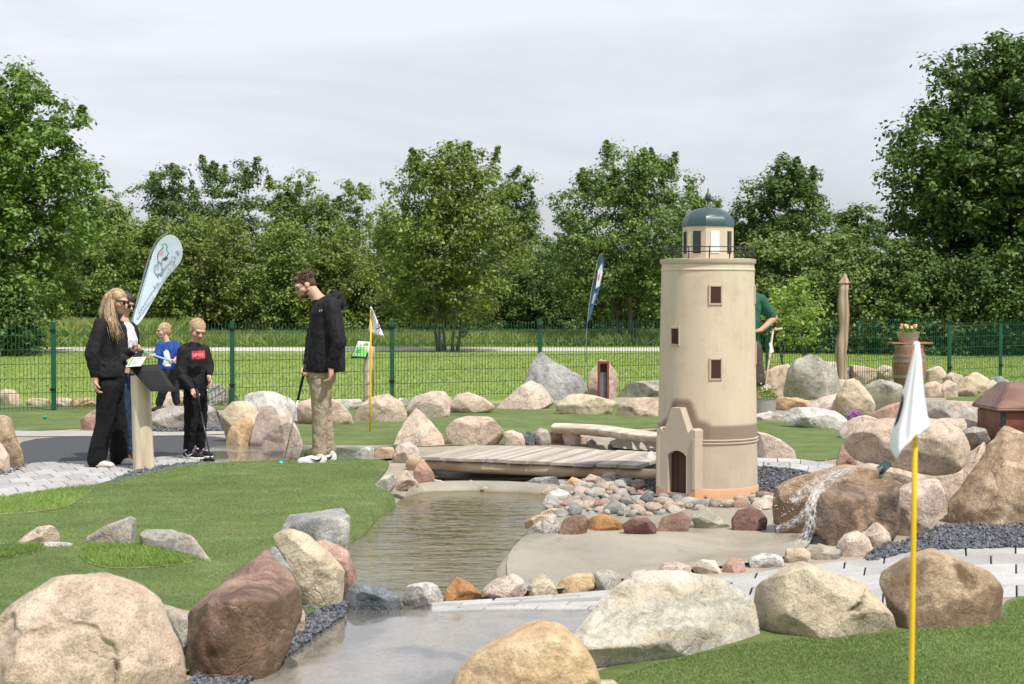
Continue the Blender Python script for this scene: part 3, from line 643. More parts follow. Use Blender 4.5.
# waterfall
W_ = lambda *a, **k: rock('boulder', *a, group='rocks of the waterfall', **k)
W_('tan', '846,446 851,434 865,424 886,418 918,419 944,420 963,431 971,447 968,463 955,472 934,475 907,471 876,466 855,459', 0, 'big oval cream boulder lying on top of the waterfall rocks', .25, .9, Y=11.35)
hull('stained', [(975, 527, .0), (948, 520, .18), (950, 502, .22), (968, 474, .34), (985, 450, .40), (1005, 427, .48), (1021, 432, .36), (1002, 462, .06), (974, 514, .0), (1000, 529, -.06), (1058, 456, .4), (1062, 527, .1), (1034, 472, .0), (965, 500, .8), (1050, 460, 1.0), (1055, 520, 1.0)], 527, 'tall slanted brown boulder at the right end of the waterfall', group='rocks of the waterfall', rough=1.2, stains=[('966,516 980,510 1000,508 1012,514 990,522 970,522', 1.0), ('948,520 956,500 962,505 958,526', .7)])
hull('wetbrown', [(840, 547, .0), (822, 494, .14), (845, 481, .42), (893, 478, .5), (899, 490, .2), (850, 499, .03), (897, 496, .12), (812, 508, .12), (812, 526, .08), (866, 542, .0), (898, 529, .1), (830, 490, .75), (890, 480, .85), (890, 520, .85)], 547, 'dripping dark brown block under the water nozzle', group='rocks of the waterfall', rough=1.5, stains=[('812,505 830,500 850,502 858,522 848,548 820,548', .8), ('876,496 892,492 900,498 898,532 880,522', 1.0)])
W_('stained', '766,507 784,489 813,474 844,465 871,469 883,475 862,492 832,502 817,520 812,540 789,538 770,528', 537, 'wet brown sloping boulder with water running down its side', .45, .8, stains=[('766,506 790,492 806,500 800,520 790,540 766,532', .8)])
W_('tan', '842,470 870,463 905,468 926,478 916,492 880,494 850,484', 0, 'flat damp slab under the big oval boulder', .6, 1.2, Y=11.2)
W_('pink', '894,493 913,482 941,479 944,500 930,522 922,536 894,540', 537, 'tan upright rock right of the dripping brown block', .6, .9)
W_('tan', '916,534 935,505 942,478 968,466 978,442 988,445 978,470 957,505 953,533', 531, 'sandy coloured ledge between upright rock and tall slanted boulder', .4, .7, Y=11.9)
W_('rose', '836,464 842,446 852,440 858,452 856,470 840,470', 470, 'reddish stone tucked under the left end of the big oval boulder', .5, .9, Y=11.9)
W_('pink', '926,422 945,418 965,418 986,424 998,430 998,444 970,450 930,445', 0, 'pinkish boulder behind the big oval boulder, beside the chest', .3, .9, Y=12.6)
W_('mottled', '963,430 975,427 986,429 990,438 985,444 966,443', 0, 'small grey stone in front of the chest', .4, .9, Y=12.1)
# right back groups
R_ = lambda *a, **k: rock('boulder', *a, group='boulders round the upper pool', **k)
R_('mottled', '923,402 945,400 972,402 981,412 982,422 950,424 926,414', 421, 'flat layered slab behind the near flag cloth', .8, .8)
R_('rose', '866,424 876,414 886,408 900,402 908,412 906,426', 425, 'reddish sloping stone left of the near flag cloth', .5, .8)
R_('pink', '840,432 848,420 864,415 876,420 878,440 846,444', 440, 'rough pink stone under the purple flowers', .5, .9)
R_('white', '771,414 786,407 800,407 813,408 828,410 840,412 847,421 838,430 813,426 783,421', 429, 'long white rough slab at the edge of the right green', .7, .7)
R_('white', '752,416 770,411 783,416 784,422 757,422', 421, 'low white stone at the feet of the man in green', .5, .8)
R_('lichen', '784,392 789,372 797,359 808,354 823,360 836,372 842,386 830,398 815,401 793,399', 400, 'big rounded grey boulder with lichen, tallest right of the lighthouse', .4, .8, cuts=[(.6, -.6, .4, .8)])
R_('beige', '756,392 762,373 776,367 791,364 797,380 787,397 765,398', 397, 'cream boulder beside the grey lichen boulder', .4, .8)
R_('ochre', '772,404 783,397 795,398 806,401 813,406 800,411 775,412', 411, 'low ochre stone in front of the grey lichen boulder', .6, .8)
R_('cream', '836,398 846,381 857,378 868,388 873,402 875,417 842,419', 417, 'pale pointed boulder behind the pinkish sloping one', .5, .7)
R_('pink', '806,409 823,397 840,393 856,397 867,414 840,418 812,413', 416, 'smooth pinkish sloping boulder behind the long white slab', .25, .8)
R_('pink', '824,386 838,379 852,381 850,396 826,396', 396, 'pinkish stone between grey lichen boulder and pale pointed boulder', .4, .8)
R_('pink', '820,364 832,361 845,365 851,382 834,380', 384, 'low pink stone at the foot of the carved post', .4, .8)
R_('beige', '843,368 852,365 862,366 879,371 877,383 850,383', 384, 'wide tan stone right of the carved post', .5, .8)
R_('cream', '876,371 884,366 895,365 899,380 880,384', 384, 'square cream stone left of the barrel', .7, .8)
R_('mottled', '864,386 880,379 900,383 904,392 884,394 866,392', 392, 'flat grey ledge at the upper pool', .6, .8)
R_('tan', '924,372 933,366 941,366 947,375 943,386 928,384', 386, 'tan stone right of the barrel', .5, .8)
R_('beige', '920,390 926,383 935,381 944,387 947,398 926,399', 398, 'rounded speckled stone below the barrel', .3, .8)
R_('tan', '940,388 948,380 958,386 958,399 943,399', 398, 'tan stone right of the rounded speckled stone', .4, .8)
R_('tan', '943,379 951,372 963,376 961,388 946,386', 388, 'tan stone behind, left of the first right hand fence post', .4, .8)
R_('beige', '955,390 962,376 973,379 978,390 974,397 957,397', 397, 'upright beige stone below the right hand fence posts', .5, .8)
R_('cream', '966,380 970,374 977,372 987,378 993,389 978,394', 394, 'cream stone between the two right hand fence posts', .4, .8)
R_('grey', '985,381 1000,376 1010,382 1008,389 988,390', 389, 'grey flat stone under the last fence post', .5, .8)
R_('cream', '981,386 993,380 1004,388 998,394 984,394', 394, 'small cream stone in front of the grey flat stone', .4, .8)
B('pink', '745,452 757,431 768,434 780,440 793,450 798,460 757,463 745,462', 461, 'pinkish sloping rock half hidden by the right side of the lighthouse', .5, .7)
# middle back
hull('grey', [(545, 398, -.45), (524, 384, -.15), (531, 362, -.05), (541, 352, .0), (551, 358, -.1), (545, 394, -.55), (563, 367, -.15), (580, 376, -.15), (590, 388, -.1), (587, 397, -.3), (562, 398, -.55), (553, 378, -.42), (575, 378, -.4), (528, 396, -.3), (535, 370, .2), (585, 385, .2)], 398, 'big jagged dark grey rock by the fence, left of the rusty lamp', group='boulders by the fence', voxel=.02, rough=1.3)
C('pink', '494,409 508,398 518,388 530,381 545,390 555,410 537,411 510,410', 410, 'triangular tan rock in front of the jagged grey rock', .8, .7, cuts=[(.5, -.7, .4, .6)])
C('slate', '556,410 560,405 564,408 563,413 557,413', 412, 'tiny dark stone beside the triangular tan rock', .3, .9)
C('cream', '556,405 570,395 580,394 592,395 607,401 618,411 616,416 590,416 575,415 559,410', 415, 'low cream rock in front of the rusty lamp', .7, .8)
C('tan', '587,396 589,375 597,359 607,363 615,375 619,390 617,400 592,400', 399, 'pointed tan rock standing behind the rusty lamp', .5, .6)
C('mottled', '616,395 620,387 637,382 660,380 674,386 670,397 620,398', 397, 'flat speckled rock right of the rusty lamp, farther row', .8, .7)
C('beige', '617,414 621,405 632,399 645,397 662,400 672,416 620,418', 417, 'flat cream rock left of the lighthouse, nearer row', .5, .7)
C('tan', '353,421 361,405 371,397 386,394 401,404 408,417 386,424 357,424', 423, 'round tan boulder directly behind the white flag on its pole', .45, .8)
C('pink', '405,412 416,397 431,391 441,391 447,400 452,413 438,418 416,417', 418, 'pinkish boulder right of the second timber post', .5, .8)
C('beige', '447,409 456,396 468,392 483,398 495,408 468,413 453,416', 414, 'smooth tan boulder between pinkish boulder and triangular rock', .3, .8)
hull('tan', [(425, 447, .0), (392, 447, .2), (403, 424, .35), (416, 408, .45), (423, 440, -.02), (432, 421, .3), (442, 434, .2), (445, 446, .15), (412, 448, .0), (416, 420, .8), (440, 440, .8)], 447, 'pyramid shaped tan boulder at the left end of the bridge', group=g)
B('tan', '445,440 448,428 455,420 468,416 494,417 502,427 507,444 481,446 446,445', 446, 'big square shouldered tan boulder behind the bridge', .5, .8)
B('pink', '502,434 512,430 522,434 527,445 504,447', 446, 'small tan stone right of the square shouldered boulder', .4, .8)
K = lambda *a, **k: rock('stone', *a, group='stones behind the bridge', cat='stone', **k)
K('slate', '523,436 528,431 535,434 536,445 525,446', 446, 'blue grey stone behind the bridge', .6, .9)
K('mottled', '533,434 542,428 551,433 551,446 534,446', 446, 'grey brown angular stone behind the bridge', .7, .9)
K('rose', '549,433 557,428 566,433 564,444 551,445', 444, 'reddish round stone behind the bridge', .3, .9)
K('pink', '562,435 571,430 580,434 581,445 566,446', 446, 'pink round stone under the end of the log', .3, .9)
K('tan', '575,434 582,430 589,437 586,444 577,444', 443, 'tan stone under the log, nearest the dark gap', .3, .9)
K('cream', '586,443 592,439 597,443 592,447', 446, 'tiny cream stone in front of the dark gap', .3, .9)
K('white', '634,468 637,459 652,451 661,470 640,475', 474, 'pale grey stone between bridge end and lighthouse', .4, .9)
K('pink', '613,471 622,463 632,464 635,474 616,478', 477, 'pale pink rounded stone at the right end of the bridge', .2, .9)
K('rose', '603,476 612,471 617,478 607,482', 481, 'small reddish stone at the right end of the bridge', .4, .9)
# left
L_ = lambda *a, **k: rock('boulder', *a, group='boulders on the left', **k)
L_('stained', '-16,425 -4,414 8,420 15,440 21,452 22,466 0,474 -16,474', 470, 'brown pointed boulder at the left end of the dark safety surface', .6, .8)
L_('tan', '-14,450 0,443 8,455 10,470 -12,474', 474, 'light stone in front of the brown pointed boulder', .4, .8)
L_('beige', '-6,394 5,389 13,390 19,396 21,404 0,406', 405, 'first beige stone below the fence at the left', .3, .8)
L_('tan', '24,401 33,398 50,399 51,406 26,406', 405, 'flat tan stone below the leftmost fence post', .4, .8)
L_('pink', '50,402 60,397 70,399 74,407 54,407', 407, 'pinkish low stone beside the leftmost fence post', .4, .8)
L_('ochre', '69,402 80,398 97,401 100,407 72,408', 408, 'ochre low stone behind the blonde woman', .4, .8)
L_('rose', '79,425 92,412 102,406 112,418 112,432 88,432', 431, 'reddish boulder behind the legs of the blonde woman', .6, .7)
L_('mottled', '146,429 151,411 170,406 190,407 210,405 222,413 224,427 186,430', 429, 'long grey brown boulder behind the boy in black', .6, .6)
L_('tan', '156,402 163,393 178,391 187,398 186,408 158,408', 408, 'tan boulder at the feet of the boy in blue', .6, .7)
L_('mottled', '199,404 205,385 217,383 230,391 238,402 220,406', 406, 'grey and brown boulder by the fence behind the boy in black', .7, .7)
L_('white', '238,402 250,393 262,391 272,392 286,398 297,410 302,428 270,430 242,410', 424, 'white speckled boulder by the fence between boy and man', .5, .8)
L_('cream', '220,415 232,403 250,401 262,409 262,440 228,446', 443, 'cream boulder left of the big peach boulder', .5, .7)
L_('ochre', '225,447 230,428 242,415 250,417 256,430 254,449', 448, 'apricot wedge leaning on the big peach boulder', .7, .7)
L_('pink', '250,447 251,422 258,409 272,405 284,409 296,427 303,446 298,450 262,450', 449, 'big peach boulder behind the steel putter', .6, .7)
L_('tan', '297,424 297,403 312,398 336,399 348,409 355,424 330,427', 425, 'wide tan boulder behind the legs of the man in the black jacket', .5, .7)
L_('white', '328,402 340,399 360,399 363,409 345,411', 410, 'low white stone by the fence, left of the second timber post', .5, .8)
L_('white', '392,403 400,398 409,400 408,406 394,406', 406, 'small white stone by the fence right of the second timber post', .4, .8)
B('white', '375,485 388,474 396,477 396,487 386,492', 490, 'white stone at the left corner of the pond', .5, .8)
B('tan', '395,480 406,470 419,484 411,488 397,488', 487, 'pointed tan stone at the left corner of the pond', .7, .8)
B('rose', '413,472 421,459 428,462 435,477 431,482 416,482', 481, 'dark pink upright stone below the left end of the bridge', .6, .8)
B('white', '433,479 441,481 449,487 441,492', 490, 'thin white stone at the water under the bridge', .5, .8, z0=-.05)
B('white', '358,457 361,449 370,446 375,452 374,459', 458, 'small grey white stone behind the shoes of the man', .5, .8)
B('ochre', '374,453 381,447 393,447 396,459 376,460', 459, 'smooth tan stone left of the speckled pink one by the bridge', .2, .8)
B('pink', '392,456 398,446 408,442 418,448 421,461 411,465 396,461', 464, 'speckled pink stone at the left bridge end', .5, .8)
U = lambda *a, **k: rock('stone', *a, group='stones in the water under the bridge', cat='stone', z0=-.06, **k)
U('mottled', '466,484 471,480 480,486 473,491', 490, 'small grey stone in the water under the bridge', .3, .9)
U('cream', '480,489 487,486 492,490 486,493', 492, 'smallest cream stone in the water under the bridge', .2, .9)
U('grey', '522,487 535,478 552,476 564,481 562,491 530,494', 492, 'big dark grey rock under the right half of the bridge', .6, .9)
G_ = lambda *a, **k: rock('boulder', *a, group='rocks set in the putting green', **k)
G_('tan', '12,549 22,538 37,527 48,525 54,529 59,549 40,551', 549, 'pointed tan rock at the left edge of the near green', .8, .7, cuts=[(-.4, -.6, .6, .6)])
hull('mottled', [(86, 549, .0), (86, 538, .0), (131, 516.5, -.03), (130, 550, -.05), (136, 519, .18), (136, 546, .14), (92, 535, .28), (131, 518, .32), (90, 545, .3), (108, 525, .0)], 549, 'grey block with a slanted top on the near green', group='rocks set in the putting green')
G_('mottled', '136,552 137,533 150,531 172,531 192,539 207,551 221,564 214,568 198,565 170,560', (552, 566), 'grey and tan mottled rock tapering to the right on the near green', .6, .55)
sl_ = rock('slab', 'white', '-30,545 0,544 60,542 71,544 72,549 60,551 0,552 -30,552', 551, 'low pale stone slab behind the pointed tan rock', .2, 1.0, group=None, cat='slab')
# shore in front of the lighthouse
SH = lambda *a, **k: rock('stone', *a, group='stones along the beach under the lighthouse', cat='stone', **k)
SH('brown', '559,529 567,519 576,515 584,515 591,523 585,536 572,540 562,539', 538, 'brown wet stone left in the beach row, next to the orange one', .4, .9)
SH('orange', '587,531 592,519 604,514 620,523 623,530 612,535 590,535', 534, 'orange wet stone in the beach row', .5, .9)
SH('darkred', '622,525 632,518 647,518 657,528 652,536 637,540 625,532', 538, 'dark red wet stone right of the orange one', .7, .9)
SH('brown', '656,530 664,518 682,512 692,520 685,533 672,537 660,536', 535, 'brown wet stone below the lighthouse door', .4, .9)
SH('green', '689,530 697,515 709,509 722,520 732,529 712,533 692,533', 532, 'pale greenish triangular stone below the lighthouse', .7, .9)
SH('darkred', '731,519 737,509 750,508 762,510 768,520 765,532 750,536 733,532', 534, 'dark red brown block at the right end of the beach row', .8, .9)
SH('white', '541,523 550,514 558,521 560,537 547,538', 536, 'white grey stone at the water end of the beach row', .5, .9)
SH('ochre', '524,526 537,515 553,514 557,519 542,531', 530, 'peach flat stone at the tip of the beach', .4, .9)
SH('white', '525,532 540,521 546,533 528,535', 534, 'small pale stone at the tip of the beach', .4, .9)
SH('white', '542,504 549,493 560,490 569,494 573,506 556,512', 510, 'whitish rough stone on the bank left of the pebbles', .5, .9)
SH('tan', '540,515 550,509 564,508 572,511 566,518 548,518', 517, 'tan flat stone on the bank under the whitish rough one', .4, .9)
SH('cream', '541,493 549,486 560,488 558,496', 496, 'pale flat stone at the water right of the bridge', .4, .9)
SH('ochre', '562,488 572,477 583,481 581,492', 492, 'apricot stone on the bank below the bridge end', .4, .9)
SH('pink', '580,484 590,474 602,478 602,490 585,490', 489, 'rose stone on the bank below the bridge end', .4, .9)
SH('pink', '748,512 754,503 764,498 772,502 770,514', 513, 'rose stone right of the lighthouse foot', .4, .9)
SH('white', '757,501 766,495 778,497 780,506 766,507', 506, 'pale stone right of the lighthouse foot, behind the rose one', .4, .9)
# pebbles
pp = [('pink', 0), ('grey', 1), ('white', 2), ('beige', 3), ('mottled', 4), ('rose', 5), ('tan', 6), ('limestone', 7), ('slate', 8)]
prot = []
for pal, k in pp:
    V, Fc = ico(3); N = V * np.array([1, .8, .55]); rg = np.random.default_rng(k + 40)
    for j in range(7):
        nn = rg.normal(size=3); nn /= np.linalg.norm(nn); d = N @ nn; N -= nn * (np.maximum(0, d - d.max() * .75) * .8)[:, None]
    me = bpy.data.meshes.new('pebble'); me.from_pydata((N * .5).tolist(), [], Fc)
    o = mesh_obj('pebble', me, RK[pal]); tag(o, 'small mixed pebble on the stony bank at the foot of the lighthouse', 'pebble', 'pebbles at the lighthouse foot')
    prot.append(o)
area = [G(*p).to_2d() for p in pts('548,512 566,492 590,486 610,478 624,478 634,484 646,492 656,500 700,506 745,504 768,498 775,508 768,514 740,510 710,510 690,514 660,518 630,520 590,516 560,520')]
A = np.array([tuple(p) for p in area]); lo, hi = A.min(0), A.max(0); placed = []; rg = np.random.default_rng(3); tries = 0
while len(placed) < 235 and tries < 30000:
    tries += 1; p = lo + rg.random(2) * (hi - lo)
    if poly_sd(p[None], area)[0] < 0: continue
    r = rg.uniform(.028, .08); tw_ = G(707, 499)
    if (p[0] - tw_.x) ** 2 + (p[1] - tw_.y - .4) ** 2 < (.53 + r) ** 2: r *= .5
    if (p[0] - tw_.x) ** 2 + (p[1] - tw_.y - .4) ** 2 < (.43 + r) ** 2: continue
    if all((p[0] - q[0]) ** 2 + (p[1] - q[1]) ** 2 > ((r + q[2]) * .66) ** 2 for q in placed): placed.append((p[0], p[1], r))
cnt = {}
for i, (x, y, r) in enumerate(placed):
    k = int(rg.choice(9, p=[.2, .12, .14, .14, .12, .08, .08, .07, .05])); src = prot[k]
    o = src if k not in cnt else src.copy()
    if k in cnt: COL.objects.link(o)
    cnt[k] = 1; s = r * 2 * rg.uniform(.9, 1.15); o.scale = (s, s, s * rg.uniform(.8, 1.2)); o.rotation_euler = (rg.uniform(-.4, .4), rg.uniform(-.4, .4), rg.uniform(0, 6.28))
    o.location = (x, y, r * .35 + rg.uniform(0, .03))
for k, o in enumerate(prot):
    if k not in cnt: bpy.data.objects.remove(o)
# ------------------------------------------------------------------ lighthouse
def paint(name, col, rough=.5, var=.06):
    return M(name, col, rough, var=var, vs=4, bs=90, bump=.06, spec=.4)
CREAM = None
def tower_mat():
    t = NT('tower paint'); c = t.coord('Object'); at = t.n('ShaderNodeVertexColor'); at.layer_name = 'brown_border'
    base = t.ramp(t.noise(t.coord('Object', (1, 1, .25)), 5, 5), [(.3, (.565, .475, .345)), (.7, (.63, .535, .40))])
    low = t.ramp(t.noise(c, 5, 5), [(.3, (.46, .385, .29)), (.7, (.525, .445, .345))])
    sp = t.n('ShaderNodeSeparateXYZ'); t.l(c, sp.inputs[0])
    base = t.mix(t.math('LESS_THAN', sp.outputs['Z'], .56), base, low)
    stv = t.noise(t.coord('Object', (9, 9, .5)), 3, 5, .7); base = t.mix(1.0, base, t.ramp(stv, [(.35, .955), (.5, 1.0), (.7, 1.01)]), 'MULTIPLY')
    gr = t.math('MULTIPLY', t.ramp(t.noise(c, 7, 7, .7), [(.5, 0), (.66, 1)]), .22); base = t.mix(gr, base, (.30, .25, .18))
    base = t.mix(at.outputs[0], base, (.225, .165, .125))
    t.principled(Base_Color=base, Roughness=.45, Specular_IOR_Level=.4, Normal=t.bump(t.noise(c, 60, 4), .05, .01)); return t.m
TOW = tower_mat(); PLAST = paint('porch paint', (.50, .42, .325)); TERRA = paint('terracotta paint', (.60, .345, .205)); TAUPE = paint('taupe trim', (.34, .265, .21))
DOORB = paint('dark brown paint', (.065, .028, .022), .4); DOME = paint('teal dome paint', (.040, .075, .080), .36, .1); IRON = paint('dark railing iron', (.02, .026, .03), .4)
GLZ = paint('dark window glass', (.03, .045, .035), .08); WHITE = paint('white paint', (.75, .75, .74), .5); PINKT = paint('pale window trim', (.50, .37, .30))
tc_ = G(707, 499); TY = tc_.y + .40; TX = Q(707, 499, TY).x
sC = F / TY
def zt(py): return Q(707, py, TY).z
lt = thing('lighthouse', 'model lighthouse with round cream tower, gabled porch and teal dome, on the pebble bank', 'lighthouse', (TX, TY, 0))
r0, r1 = 50.5 / sC, 46.0 / sC; zt1 = zt(263)
def rad(z): return r0 + (r1 - r0) * min(1, z / zt1)
bm = bmesh.new(); prof = []
nz_ = 90
for i in range(nz_ + 1):
    z = -.02 + (zt1 + .02) * i / nz_; prof.append((rad(z), z))
lathe(bm, prof, 128, True)
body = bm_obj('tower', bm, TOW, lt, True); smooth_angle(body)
PHI = R(38); pn = Vector((-math.sin(PHI), -math.cos(PHI), 0)); pu = Vector((math.cos(PHI), -math.sin(PHI), 0))   # porch normal and its right
PW = .178; zg = zt(404.5); z_sh = zt(426); z_sh2 = zt(434)
gab = [(-PW, -.02), (PW, -.02), (PW, z_sh2), (PW - .035, z_sh), (PW - .075, z_sh2 + .02), (.03, zg), (-.03, zg), (-PW + .075, z_sh2 + .045), (-PW + .035, z_sh + .02), (-PW, z_sh2 + .03)]
gab = [(-PW, -.02), (PW, -.02), (PW, z_sh), (PW - .03, z_sh + .015), (PW - .065, z_sh - .02), (.04, zg), (-.04, zg), (-PW + .065, z_sh - .02), (-PW + .03, z_sh + .015), (-PW, z_sh)]
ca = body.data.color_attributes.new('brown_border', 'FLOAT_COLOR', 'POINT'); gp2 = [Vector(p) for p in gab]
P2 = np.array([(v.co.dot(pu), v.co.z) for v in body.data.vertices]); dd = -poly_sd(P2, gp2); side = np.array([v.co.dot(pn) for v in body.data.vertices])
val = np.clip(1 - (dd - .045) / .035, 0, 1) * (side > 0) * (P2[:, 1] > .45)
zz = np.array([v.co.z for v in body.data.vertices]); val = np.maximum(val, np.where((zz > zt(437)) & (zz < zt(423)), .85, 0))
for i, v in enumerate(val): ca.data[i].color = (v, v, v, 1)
zb0 = zt(483)
bm = bmesh.new(); lathe(bm, [(rad(0) + .004, -.025), (rad(0) + .006, zb0 - .01), (rad(0) + .001, zb0)], 128); smooth_angle(bm_obj('plinth', bm, TERRA, lt, True))
for zc in (zt(439), zt(436)):
    bm = bmesh.new(); lathe(bm, [(rad(zc) - .01, zc - .012), (rad(zc) + .008, zc - .008), (rad(zc) + .010, zc), (rad(zc) - .01, zc + .008)], 128); smooth_angle(bm_obj('string_course', bm, PLAST, lt, True), 60)
bm = bmesh.new(); z0 = zt(270)
lathe(bm, [(r1 + .001, z0 - .012), (r1 + .006, z0 - .006), (r1 + .006, z0 + .006), (r1 + .001, z0 + .01)], 128); smooth_angle(bm_obj('string_course', bm, TOW, lt, True), 60)
bm = bmesh.new(); zl0, zl1 = zt(264), zt(259.5)
lathe(bm, [(r1 - .02, zl0 - .01), (r1 + .008, zl0), (r1 + .014, zl0 + .012), (r1 + .014, zl1), (r1 - .02, zl1 + .004)], 96); smooth_angle(bm_obj('gallery_floor', bm, PLAST, lt, True), 30)
# porch with a doorway cut in
D0 = .478; DB = .30
def PP(u, z, d): return pu * u + pn * d + Vector((0, 0, z))
dw0, dw1, dzt, dzs = -.075, .095, zt(446), zt(451)
arch = [(dw0, .03), (dw0, dzs)] + [(dw0 + (dw1 - dw0) * k / 8, dzs + (dzt - dzs) * math.sin(math.pi * k / 8) ** .7) for k in range(1, 8)] + [(dw1, dzs), (dw1, .03)]
V = [Vector(p) for p in gab] + [Vector(p) for p in arch]; n1_, n2_ = len(gab), len(arch)
E = [(i, (i + 1) % n1_) for i in range(n1_)] + [(n1_ + i, n1_ + (i + 1) % n2_) for i in range(n2_)]
vo, _, fo, *_ = geometry.delaunay_2d_cdt(V, E, [], 0, 1e-6)
bm = bmesh.new(); fv = [bm.verts.new(PP(v[0], v[1], D0)) for v in vo]
for f in fo:
    c = sum((Vector(vo[i]) for i in f), Vector((0, 0))) / len(f)
    if poly_sd(np.array([tuple(c)]), gp2)[0] > 0 and poly_sd(np.array([tuple(c)]), [Vector(a) for a in arch])[0] < 0: bm.faces.new([fv[i] for i in f])
for L, dep in ((gab, DB), (arch, D0 - .058)):
    for i in range(len(L)):
        a, b = L[i], L[(i + 1) % len(L)]
        bm.faces.new([bm.verts.new(PP(*q)) for q in ((*a, D0), (*b, D0), (*b, dep), (*a, dep))])
bmesh.ops.remove_doubles(bm, verts=bm.verts, dist=1e-5)
porch = bm_obj('porch', bm, PLAST, lt)
bm = bmesh.new(); prism(bm, [PP(u, z, D0 - .060) for u, z in [(dw0 - .01, .0), (dw1 + .01, .0), (dw1 + .01, dzt + .02), (dw0 - .01, dzt + .02)]], -pn * .015)
d = bm_obj('door', bm, DOORB, lt)
bm = bmesh.new()
for u in (-.02, .05): prism(bm, [PP(u - .004, z, D0 - .0595) for z in (.03,)] + [PP(u + .004, .03, D0 - .0595), PP(u + .004, dzs, D0 - .0595), PP(u - .004, dzs, D0 - .0595)], pn * .006)
bm_obj('door_batten', bm, DOORB, d)
bm = bmesh.new()
for k in range(2): box(bm, dw0 - .02 - .012 * (1 - k), dw1 + .02 + .012 * (1 - k), 0, .05 + .04 * (1 - k), 0.022 * k, .022 * (k + 1), .003, Matrix(((pu.x, pn.x, 0, pn.x * (D0 - .045)), (pu.y, pn.y, 0, pn.y * (D0 - .045)), (0, 0, 1, .0), (0, 0, 0, 1))))
bm_obj('doorstep', bm, TAUPE, lt)
for a, b in ((-PW - .004, dw0 - .028), (dw1 + .028, PW + .004)):
    bm = bmesh.new(); box(bm, a, b, -.10, .006, -.025, zb0, .003, Matrix(((pu.x, pn.x, 0, pn.x * D0), (pu.y, pn.y, 0, pn.y * D0), (0, 0, 1, 0), (0, 0, 0, 1)))); bm_obj('plinth', bm, TERRA, lt)
for u in (-PW + .012, PW - .012):
    bm = bmesh.new(); box(bm, u - .014, u + .014, -.05, .010, zb0 + .002, z_sh - .06, .004, Matrix(((pu.x, pn.x, 0, pn.x * D0), (pu.y, pn.y, 0, pn.y * D0), (0, 0, 1, 0), (0, 0, 0, 1)))); bm_obj('pilaster', bm, PLAST, porch)
# windows
def window(px0, px1, py0, py1, ang=None):
    zc = zt((py0 + py1) / 2); r = rad(zc); h = (py1 - py0) / sC
    xo = ((px0 + px1) / 2 - 707.5) / sC; a = math.asin(max(-.999, min(.999, xo / r))) if ang is None else ang
    w = (px1 - px0) / sC / max(.35, math.cos(a)) if ang is None else .085
    n = Vector((math.sin(a), -math.cos(a), 0)); u = Vector((math.cos(a), math.sin(a), 0))
    m = Matrix(((u.x, n.x, 0, n.x * (r - .018)), (u.y, n.y, 0, n.y * (r - .018)), (0, 0, 1, zc), (0, 0, 0, 1)))
    bm = bmesh.new(); t = .016
    for (a0, a1, b0, b1) in ((-w / 2 - t, -w / 2, -h / 2 - t, h / 2 + t), (w / 2, w / 2 + t * .7, -h / 2 - t, h / 2 + t), (-w / 2, w / 2, -h / 2 - t, -h / 2), (-w / 2, w / 2, h / 2, h / 2 + t * .7)):
        box(bm, a0, a1, 0, .026, b0, b1, .002, m)
    f = bm_obj('window', bm, PINKT, lt)
    bm = bmesh.new(); box(bm, -w / 2, w / 2, .002, .021, -h / 2, h / 2, 0, m)
    for k in range(-2, 3): box(bm, k * w / 6 - .002, k * w / 6 + .002, .019, .0235, -h / 2, h / 2, 0, m)
    bm_obj('pane', bm, DOORB, f)
window(704.5, 714.5, 287, 303); window(669, 675, 328, 343); window(705, 714.5, 358, 376); window(0, 0, 287, 302, R(80)); window(0, 0, 344, 362, R(80)); window(0, 0, 300, 316, R(-118))
# lantern room
rl = 25.4 / sC; zq0, zq1 = zl1, zt(226)
bm = bmesh.new(); lathe(bm, [(rl, zq0), (rl, zq1)], 8, True, R(22.5 + 11)); bm_obj('lantern_room', bm, TOW, lt)
for k in range(8):
    a = R(11 + 45 * k); n = Vector((math.cos(a), math.sin(a), 0)); u = Vector((-n.y, n.x, 0)); ap = rl * math.cos(R(22.5))
    m = Matrix(((u.x, n.x, 0, n.x * ap), (u.y, n.y, 0, n.y * ap), (0, 0, 1, (zq0 + zq1) / 2), (0, 0, 0, 1)))
    bm = bmesh.new(); hh = 22 / sC / 2; ww = .034
    isd = k == 6
    box(bm, -ww - (.006 if isd else 0), ww, -.006, .006, -hh, hh, .002, m); w_ = bm_obj('lantern_door' if isd else 'lantern_window', bm, WHITE if isd else DOORB, lt)
    if not isd:
        bm = bmesh.new(); box(bm, -ww + .009, ww - .009, 0, .0085, -hh + .009, hh - .009, 0, m); bm_obj('pane', bm, GLZ, w_)
bm = bmesh.new(); rd = 26.6 / sC; zd0, zd1 = zt(226), zt(207.5); hd = zd1 - zd0
lathe(bm, [(rd * .96, zd0 - .008), (rd, zd0 - .004)] + [(rd * math.cos(t) ** .85, zd0 + hd * math.sin(t)) for t in [R(0), R(10), R(22), R(35), R(48), R(60), R(72), R(82), R(88)]], 8, True, R(22.5 + 11))
dm = bm_obj('dome', bm, DOME, lt, True); smooth_angle(dm, 32)
bm = bmesh.new(); lathe(bm, [(.022, zd1 - .012), (.012, zd1 + .008), (.006, zd1 + .02), (.006, zt(202)), (.02, zt(200)), (.027, zt(197)), (.02, zt(194)), (.007, zt(192.5)), (.005, zt(189)), (.001, zt(187.5))], 16)
smooth_angle(bm_obj('finial', bm, DOME, lt, True), 50)
rr_ = 45.5 / sC; bm = bmesh.new()
for zz_ in (zt(248), zt(252.5)):
    tube(bm, [(rr_ * math.cos(2 * math.pi * k / 48), rr_ * math.sin(2 * math.pi * k / 48), zz_) for k in range(49)], .0045, 6, False)
